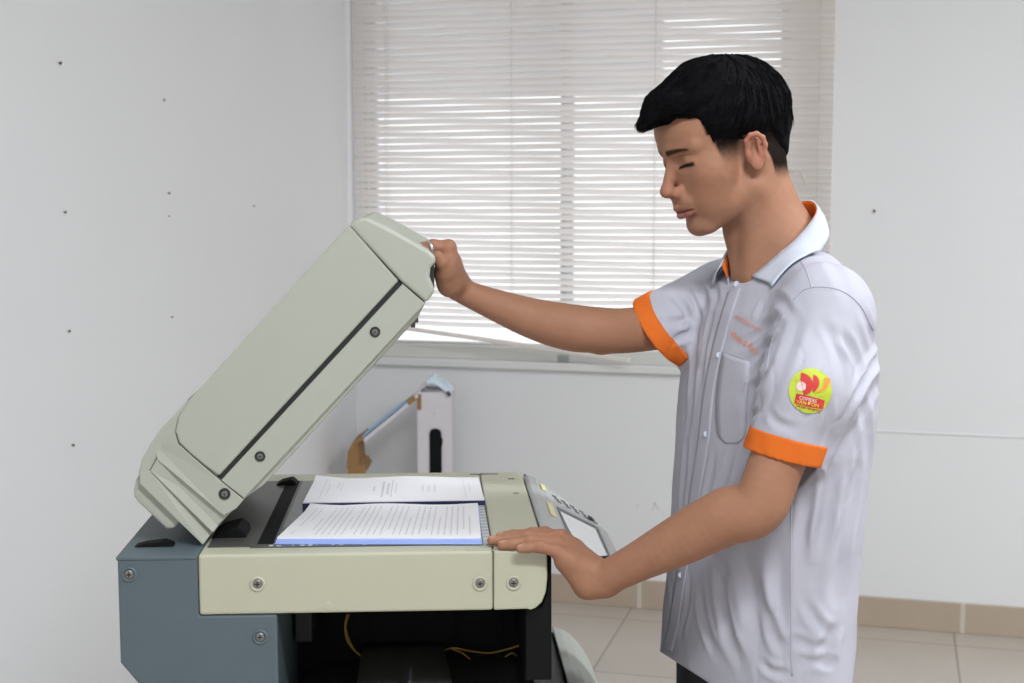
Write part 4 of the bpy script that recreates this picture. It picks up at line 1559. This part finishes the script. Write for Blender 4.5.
def wr(P):
    """height of the cloth's creases: positive sinks the surface"""
    h = .0010 * vnoise(P, 70, 21) + .0007 * vnoise(P * np.array([1, 1, .35]), 210, 22)
    rn = vnoise(P * np.array([1, 1, .5]) + .004 * vnoise(P, 60, 5)[:, None], 120, 31)
    h = h + .0016 * np.exp(-np.abs(rn) / .05) * np.clip(vnoise(P, 22, 33) * 2.2, 0, 1)
    lo_, hi_ = P.min(0), P.max(0)
    wob = None
    for Q, ln, w_, A_, q0, q1 in CREASES:
        m_ = 3.6 * w_ + .004
        if (q0 - m_ > hi_).any() or (q1 + m_ < lo_).any(): continue
        if wob is None:
            wob = np.stack([vnoise(P, 90, 41), vnoise(P, 90, 42), vnoise(P, 90, 43)], 1) * .0035
        X = P + wob
        best = np.full(len(P), 1e9); tt = np.zeros(len(P))
        for i in range(len(Q) - 1):
            ab = Q[i + 1] - Q[i]; L2 = ab @ ab + 1e-12
            u = np.clip(((X - Q[i]) @ ab) / L2, 0, 1)
            dd = X - Q[i] - u[:, None] * ab
            d2 = (dd * dd).sum(1)
            m2 = d2 < best
            best = np.where(m2, d2, best); tt = np.where(m2, ln[i] + u * (ln[i + 1] - ln[i]), tt)
        s_ = np.sqrt(best) / w_
        ta = np.clip(np.minimum(tt, ln[-1] - tt) / (.35 * ln[-1]) + .12, 0, 1)
        h = h + 1.25 * A_ * ta * (np.exp(-s_ * 1.15) * 1.15 - .62 * np.exp(-((s_ - 1.75) / .75) ** 2))
    return h


base_shirt = list(shirt)
shirt_fn = shirt


def post2(P, d):
    return cut_post(P, d, wr(P))


Vs, Fs = mesh_sdf(shirt, (.10, 1.72, .70), (.66, 2.38, 1.53), .0026, post=post2, slack=.012)
M['cloth'] = mat('grey_shirt_cloth', (0.44, 0.44, 0.505), 0.95, var=0.02, scale=40, bump=.2, bscale=1200, spec=.05)
M['cloth2'] = mat('pale_collar_cloth', (0.53, 0.57, 0.65), 0.85, var=0.02, scale=40, bump=.2, bscale=1200, spec=.15)
M['seam'] = mat('shirt_stitching', (0.40, 0.40, 0.48), 0.9, spec=.1)
M['orange'] = mat('orange_trim_cloth', (0.66, 0.145, 0.02), 0.85, var=.04, bump=.25, bscale=900, spec=.15)
M['emb'] = mat('orange_thread', (0.78, 0.26, 0.12), 0.8)
# stripes of the weave
m = M['cloth']; nt = m.node_tree
sho = np_mesh('shirt', Vs - PB, Fs, M['cloth'], man, relax=2)


# cuffs of orange cloth
def cuff(name, prims, cen, ax, wid, lo, hi, rmax=.125):
    def post(P, d):
        d = d + wr(P)
        s = np.maximum(d - .0022, -(d + .0055))
        t = (P - cen) @ ax
        s = np.maximum(s, np.maximum(t - .0012, -wid - t))
        lim = np.linalg.norm((P - cen) - t[:, None] * ax, axis=1) - rmax
        return np.maximum(s, lim)
    v, f = mesh_sdf(prims, lo, hi, .0022, post=post, slack=.012)
    return np_mesh(name, v - PB, f, M['orange'], sho, relax=1)


cuff('sleeve_cuff', pivL, CL, axL, .0285, CL - .12, CL + .12)
cuff('sleeve_cuff', shirt, CRt, axR, .0235, CRt - .12, CRt + .12, .064)

# ---- lapped details: everything is laid on the cloth surface


def onsh(pxs, lift=.0, prims=None):
    P = march(pxs, prims or shirt, off=0)
    O = np.array([0, 0, CAMZ])
    v = P - O; v /= np.linalg.norm(v, axis=1)[:, None]
    # follow the small wrinkles too
    for i in range(3):
        P = P + v * (sdf(prims or shirt, P) + wr(P))[:, None] * .8
    return P - v * lift


def seam(name, pxs, r=.0011, m=None, n=8, prims=None, lift=.0002):
    pts = [tuple(v[:2]) for v in catmull([(x, y, 0) for x, y in pxs], n)]
    P = onsh(pts, lift, prims) - PB
    return obj(name, tube(list(P), r, 6), m or M['seam'], sho, smooth=True)


def ribbon(name, A, Bq, m, lift, par=None, n=8, prims=None, cross=5, th=.0016):
    a = np.array([v[:2] for v in catmull([(x, y, 0) for x, y in A], n)])
    b_ = np.array([v[:2] for v in catmull([(x, y, 0) for x, y in Bq], n)])
    pts = []
    for i in range(len(a)):
        for j in range(cross + 1):
            pts.append(tuple(a[i] + (b_[i] - a[i]) * j / cross))
    P = onsh(pts, lift, prims) - PB
    Fq = []
    for i in range(len(a) - 1):
        for j in range(cross):
            k = i * (cross + 1) + j
            Fq.append((k, k + 1, k + cross + 2, k + cross + 1))
    o = raw(name, P, Fq, m, par or sho, smooth=True)
    s_ = o.modifiers.new('t', 'SOLIDIFY'); s_.thickness = th; s_.offset = 0
    return o


ribbon('button_placket', plk, plk_in, M['cloth'], .0014)
seam('placket_stitching', plk, .0010)
seam('side_seam', [(792, 492), (791, 540), (791, 590), (791, 640), (792, 676)], .0012)
seam('armhole_seam', [(793, 300), (806, 289), (826, 287), (846, 293), (862, 308), (873, 330)], .0011)
seam('yoke_seam', [(797, 255), (806, 270), (812, 288)], .0008)
seam('armhole_seam', [(793, 300), (780, 322), (771, 345), (766, 372)], .0009)
ribbon('chest_pocket', [(722, 352), (716, 395), (717, 432), (725, 443)], [(750, 362), (747, 400), (745, 434), (738, 443)], M['cloth'], .0007)
seam('pocket_stitching', [(722, 352), (736, 356), (750, 362)], .0009)
for (x, y) in ((736.5, 284), (719, 355), (706.5, 434), (694, 505), (681, 575)):
    P = onsh([(x, y)], .0022)[0] - PB
    v = P + PB - np.array([0, 0, CAMZ]); v /= np.linalg.norm(v)
    bm = bmesh.new()
    add_lathe(bm, [(0, .001), (.0042, .001), (.0045, -.0006), (.0039, -.0013), (.0030, -.0009), (0, -.0008)], P, v, 16)
    obj('shirt_button', bm, M['cloth2'], sho, smooth=True)


def flat_decal(name, shapes, m, par, lift, prims=None):
    """2-D polygons (pixel outline on the cloth) wrapped onto the surface with thickness"""
    bm = bmesh.new()
    for s in shapes:
        vs = [bm.verts.new((x, y, 0)) for x, y in s]
        bm.faces.new(vs)
    bmesh.ops.triangulate(bm, faces=bm.faces)
    for it in range(3):
        es = [e for e in bm.edges if e.calc_length() > 3.0]
        if not es: break
        bmesh.ops.subdivide_edges(bm, edges=es, cuts=1)
        bmesh.ops.triangulate(bm, faces=bm.faces)
    bm.verts.ensure_lookup_table()
    P = onsh([(v.co.x, v.co.y) for v in bm.verts], lift, prims) - PB
    for v, p in zip(bm.verts, P): v.co = p
    me = bpy.data.meshes.new(name); bm.to_mesh(me); bm.free()
    return link_mesh(name, me, m, par)


def text_decal(name, txt, org, ux, uy, size, m, par, lift, align='LEFT', prims=None):
    """org: pixel of the baseline start; ux, uy: pixel vectors of the writing directions"""
    cu = bpy.data.curves.new('t', 'FONT'); cu.body = txt; cu.size = 1.0; cu.align_x = align; cu.resolution_u = 3
    cu.offset = .012
    ob = bpy.data.objects.new('t', cu); COL.objects.link(ob)
    dg = bpy.context.evaluated_depsgraph_get()
    me = bpy.data.meshes.new_from_object(ob.evaluated_get(dg))
    bpy.data.objects.remove(ob)
    n = len(me.vertices)
    co = np.zeros(n * 3, np.float32); me.vertices.foreach_get('co', co); co = co.reshape(-1, 3)
    px = np.array(org) + co[:, :1] * size * np.array(ux) + co[:, 1:2] * size * np.array(uy)
    P = onsh([tuple(v) for v in px], lift, prims) - PB
    me.vertices.foreach_set('co', P.astype(np.float32).ravel()); me.update()
    me.name = name
    return link_mesh(name, me, m, par)


uy = (.10, -1.0)
text_decal('name_embroidery', 'HƯƠNG CAO', (735.0, 317.5), (.86, .50), uy, 4.9, M['emb'], sho, .0028)
text_decal('name_embroidery', 'VĂN ĐỒN', (729.0, 335.0), (.80, .58), uy, 7.6, M['emb'], sho, .0028)
# ---- round badge on the near sleeve
M['b_lime'] = mat('badge_lime', (.47, .57, .045), .7)
M['b_red'] = mat('badge_red', (.56, .035, .035), .7)
M['b_orange'] = mat('badge_orange', (.80, .27, .04), .7)
M['b_white'] = mat('badge_white', (.74, .60, .56), .7)
M['b_yellow'] = mat('badge_yellow', (.85, .62, .10), .7)
bc = (810.3, 390.8)
k11 = 60 / 683


def bpx(x, y): return (780 + x * k11, 360 + y * k11)


disc = [(bc[0] + 21.6 * math.cos(t), bc[1] + 22.6 * math.sin(t)) for t in [2 * math.pi * i / 48 for i in range(48)]]
disc = [(min(x, 832.4) if False else x, y) for x, y in disc]
bd_ = flat_decal('sleeve_badge', [disc], M['b_lime'], sho, .0016)


def arc_shape(pts_out, pts_in):
    o = [tuple(v[:2]) for v in catmull([(*bpx(*p), 0) for p in pts_out], 5)]
    i = [tuple(v[:2]) for v in catmull([(*bpx(*p), 0) for p in pts_in], 5)]
    return o + i[::-1]


flat_decal('badge_swoosh', [arc_shape([(240, 140), (315, 170), (365, 230), (375, 300), (345, 370), (280, 400)], [(230, 215), (275, 235), (305, 280), (312, 330), (300, 370), (262, 398)])], M['b_red'], bd_, .0025)
flat_decal('badge_swoosh', [arc_shape([(380, 165), (425, 190), (448, 250), (435, 310), (385, 370)], [(388, 190), (402, 215), (408, 260), (400, 310), (372, 362)])], M['b_red'], bd_, .0025)
flat_decal('badge_swoosh', [arc_shape([(508, 200), (572, 212), (555, 290), (490, 350), (400, 382)], [(505, 215), (505, 250), (490, 300), (450, 345), (395, 378)])], M['b_orange'], bd_, .0025)
flat_decal('badge_ball', [[bpx(240 + 58 * math.cos(t), 300 + 55 * math.sin(t)) for t in [2 * math.pi * i / 20 for i in range(20)]]], M['b_white'], bd_, .0025)
flat_decal('badge_band', [[bpx(185, 380), bpx(350, 415), bpx(512, 460), bpx(490, 560), bpx(340, 535), bpx(160, 490)]], M['b_red'], bd_, .0025)
ang = (.975, .20)
text_decal('badge_lettering', 'COPIERS', bpx(215, 445), ang, (.2, -.98), 4.7, M['b_white'], bd_, .0032)
text_decal('badge_lettering', 'VĂN ĐỒN', bpx(182, 487), ang, (.2, -.98), 5.0, M['b_yellow'], bd_, .0032)
flat_decal('badge_small_print', [[bpx(x, 515 + (x - 180) * .21), bpx(x + w, 515 + (x + w - 180) * .21), bpx(x + w, 528 + (x + w - 180) * .21), bpx(x, 528 + (x - 180) * .21)] for x, w in ((180, 50), (240, 60), (312, 48), (370, 58), (436, 40))], M['b_red'], bd_, .0025)

# ------------------------------------------------------------------ collar
def loop(pts, n=5): return catmull([B3(*p) for p in pts], n)


top_e = loop([(.074, -.034, -.034), (.046, -.052, -.004), (.012, -.066, .014), (-.030, -.052, .044), (-.050, 0, .060), (-.031, .050, .044), (.010, .062, .007), (.042, .044, -.026), (.058, .024, -.047)], 6)
low_e = loop([(.068, -.062, -.066), (.048, -.085, -.056), (.008, -.092, -.026), (-.036, -.074, .012), (-.058, 0, .026), (-.036, .074, .012), (.004, .089, -.026), (.030, .092, -.052), (.042, .090, -.069)], 6)
in_e = loop([(.064, -.018, -.066), (.058, -.040, -.056), (.016, -.068, -.026), (-.036, -.058, .0), (-.058, 0, .010), (-.038, .056, .0), (.014, .067, -.026), (.046, .046, -.050), (.060, .022, -.062)], 6)


def strip3(name, A, Bq, m, par, th, bulge=0.0, n=5, smooth=True, push=0):
    V_, F_ = [], []
    for a, b_ in zip(A, Bq):
        for j in range(n + 1):
            t = j / n
            p = a + (b_ - a) * t
            cdir = p - (N + Zv * (p[2] - N[2])); cdir = cdir / (np.linalg.norm(cdir) + 1e-9)
            V_.append(p + cdir * bulge * math.sin(math.pi * t))
    for i in range(len(A) - 1):
        for j in range(n):
            k = i * (n + 1) + j
            F_.append((k, k + 1, k + n + 2, k + n + 1))
    Q = np.array(V_)
    if push:
        for it in range(6):
            d0 = sdf(shirt, Q) + wr(Q)
            g = np.stack([sdf(shirt, Q + np.eye(3)[k] * .003) + wr(Q) - d0 for k in range(3)], 1)
            g /= np.linalg.norm(g, axis=1)[:, None] + 1e-12
            Q = Q + g * np.clip(push - d0, 0, .01)[:, None]
    o = raw(name, Q - PB, F_, m, par, smooth)
    s_ = o.modifiers.new('t', 'SOLIDIFY'); s_.thickness = th; s_.offset = 0
    return o


strip_lo = [a_ * .42 + b_ * .58 for a_, b_ in zip(top_e, in_e)]
col_o = strip3('collar', top_e, low_e, M['cloth2'], sho, .0022, .004, push=.005)
strip3('collar_lining', [p - Zv * .0006 + (N - p) * np.array([1, 1, 0]) * .02 for p in top_e], [a_ * .4 + b_ * .6 for a_, b_ in zip(top_e, in_e)], M['orange'], col_o, .0016, .0)
strip3('collar_stand', strip_lo, [p - Zv * .012 for p in in_e], M['cloth'], col_o, .002, .0)

# ------------------------------------------------------------------ ring
p1, p2 = C(*RH['index'][2]), C(*RH['index'][3])
c = p1 + (p2 - p1) * .25; ax = (p2 - p1) / np.linalg.norm(p2 - p1)
bm = bmesh.new()
M['silver'] = mat('silver', (.75, .75, .76), .2, metal=1.0)
add_lathe(bm, [(.0104, -.0022), (.0114, -.0016), (.0117, 0), (.0114, .0016), (.0104, .0022), (.0098, 0), (.0104, -.0022)], c - PB, ax, 24)
obj('finger_ring', bm, M['silver'], man, smooth=True)

# ------------------------------------------------------------------ trousers and shoes
hipz = C(757, 690, 2.06)[2]
hc0 = C(757, 690, 2.06)
def hipp(f, l, z): return np.array([hc0[0], N[1], 0]) + Fv * f + Lv * l + Zv * z
tr_ = [ell(hipp(0, 0, .86), (.095, .14, .13), .02, '+', np.stack([Fv, Lv, Zv], 1))]
for s in (1, -1):
    tr_ += [cone(hipp(0, .085 * s, .80), hipp(.01, .095 * s, .47), .080, .064, .05),
            cone(hipp(.01, .095 * s, .47), hipp(-.01, .10 * s, .07), .066, .056, .03)]
tr_.append(func(lambda P: np.maximum(.045 - P[:, 2], P[:, 2] - .93), .004, '&'))
Vt, Ft = mesh_sdf(tr_, (hc0[0] - .28, N[1] - .32, 0), (hc0[0] + .28, N[1] + .32, 1.0), .006, slack=.02)
M['trousers'] = mat('black_trouser_cloth', (.012, .012, .017), .8, var=.15)
np_mesh('trousers', Vt - PB, Ft, M['trousers'], man)
M['shoe'] = mat('black_shoe_leather', (.015, .013, .012), .35)
M['sole'] = mat('shoe_sole', (.06, .055, .05), .7)
for s in (1, -1):
    a = hipp(-.03, .10 * s, .052); t_ = hipp(.15, .112 * s, .036)
    sp = [cone(a, t_, .042, .033, .02), ell(hipp(-.02, .10 * s, .075), (.052, .040, .045), .03, '+', np.stack([Fv, Lv, Zv], 1)),
          func(lambda P: .012 - P[:, 2], .004, '&')]
    v, f = mesh_sdf(sp, a - .26, a + .26, .005, slack=.02)
    so = np_mesh('shoe', v - PB, f, M['shoe'], man)
    bm = bmesh.new()
    ring = []
    for k in range(28):
        th = 2 * math.pi * k / 28
        p = hipp(.06 + .145 * math.cos(th), .105 * s + .043 * math.sin(th), 0) - PB
        ring.append(p)
    A_ = [bm.verts.new((p[0], p[1], 0)) for p in ring]; B_ = [bm.verts.new((p[0], p[1], .014)) for p in ring]
    bm.faces.new(A_[::-1]); bm.faces.new(B_)
    for i in range(28): bm.faces.new((A_[i], A_[(i + 1) % 28], B_[(i + 1) % 28], B_[i]))
    obj('shoe_sole', bm, M['sole'], so)
# ================================================================== camera, light, exposure
cam = bpy.data.cameras.new('camera')
cam.sensor_width = 36.0
cam.lens = 36.0 * FPX / 1024.0
cam.clip_start = .05
co = bpy.data.objects.new('camera', cam)
COL.objects.link(co)
co.location = (0, 0, CAMZ)
co.rotation_euler = (R(90) - PITCH, 0, YAW)
cam.dof.use_dof = True
cam.dof.focus_distance = 1.98
cam.dof.aperture_fstop = 9.0
bpy.context.scene.camera = co

w = bpy.data.worlds.new('overcast_sky')
bpy.context.scene.world = w
w.use_nodes = True
nt = w.node_tree
bg = nt.nodes['Background']
tc = nt.nodes.new('ShaderNodeTexCoord')
sx = nt.nodes.new('ShaderNodeSeparateXYZ')
rp = nt.nodes.new('ShaderNodeValToRGB')
rp.color_ramp.elements[0].position = .42; rp.color_ramp.elements[0].color = (.80, .78, .80, 1)
rp.color_ramp.elements[1].position = .60; rp.color_ramp.elements[1].color = (.96, .98, 1.0, 1)
mr = nt.nodes.new('ShaderNodeMapRange'); mr.inputs['From Min'].default_value = -1; mr.inputs['From Max'].default_value = 1
nt.links.new(tc.outputs['Generated'], sx.inputs[0]); nt.links.new(sx.outputs['Z'], mr.inputs['Value'])
nt.links.new(mr.outputs['Result'], rp.inputs['Fac']); nt.links.new(rp.outputs['Color'], bg.inputs['Color'])
bg.inputs['Strength'].default_value = 1.0


def area(name, loc, rot, sx_, sy_, power, col=(1, 1, 1)):
    l = bpy.data.lights.new(name, 'AREA'); l.shape = 'RECTANGLE'; l.size = sx_; l.size_y = sy_
    l.energy = power; l.color = col
    o = bpy.data.objects.new(name, l); COL.objects.link(o)
    o.location = loc; o.rotation_euler = rot
    return o


# two unseen area lights below the ceiling, added as fill from above
for (x, y) in ((.5, .4), (1.5, 2.4)):
    area('ceiling_fill', (x, y, 2.88), (0, 0, 0), 1.2, .25, 38, (.94, .97, 1))

sc = bpy.context.scene
sc.view_settings.view_transform = 'Standard'
sc.view_settings.look = 'None'
sc.view_settings.gamma = 1.0
sc.view_settings.use_curve_mapping = False
sc.view_settings.exposure = .94
sc.cycles.use_denoising = True
sc.cycles.max_bounces = 10
sc.cycles.transparent_max_bounces = 12
sc.cycles.transmission_bounces = 6
sc.cycles.sample_clamp_indirect = 6
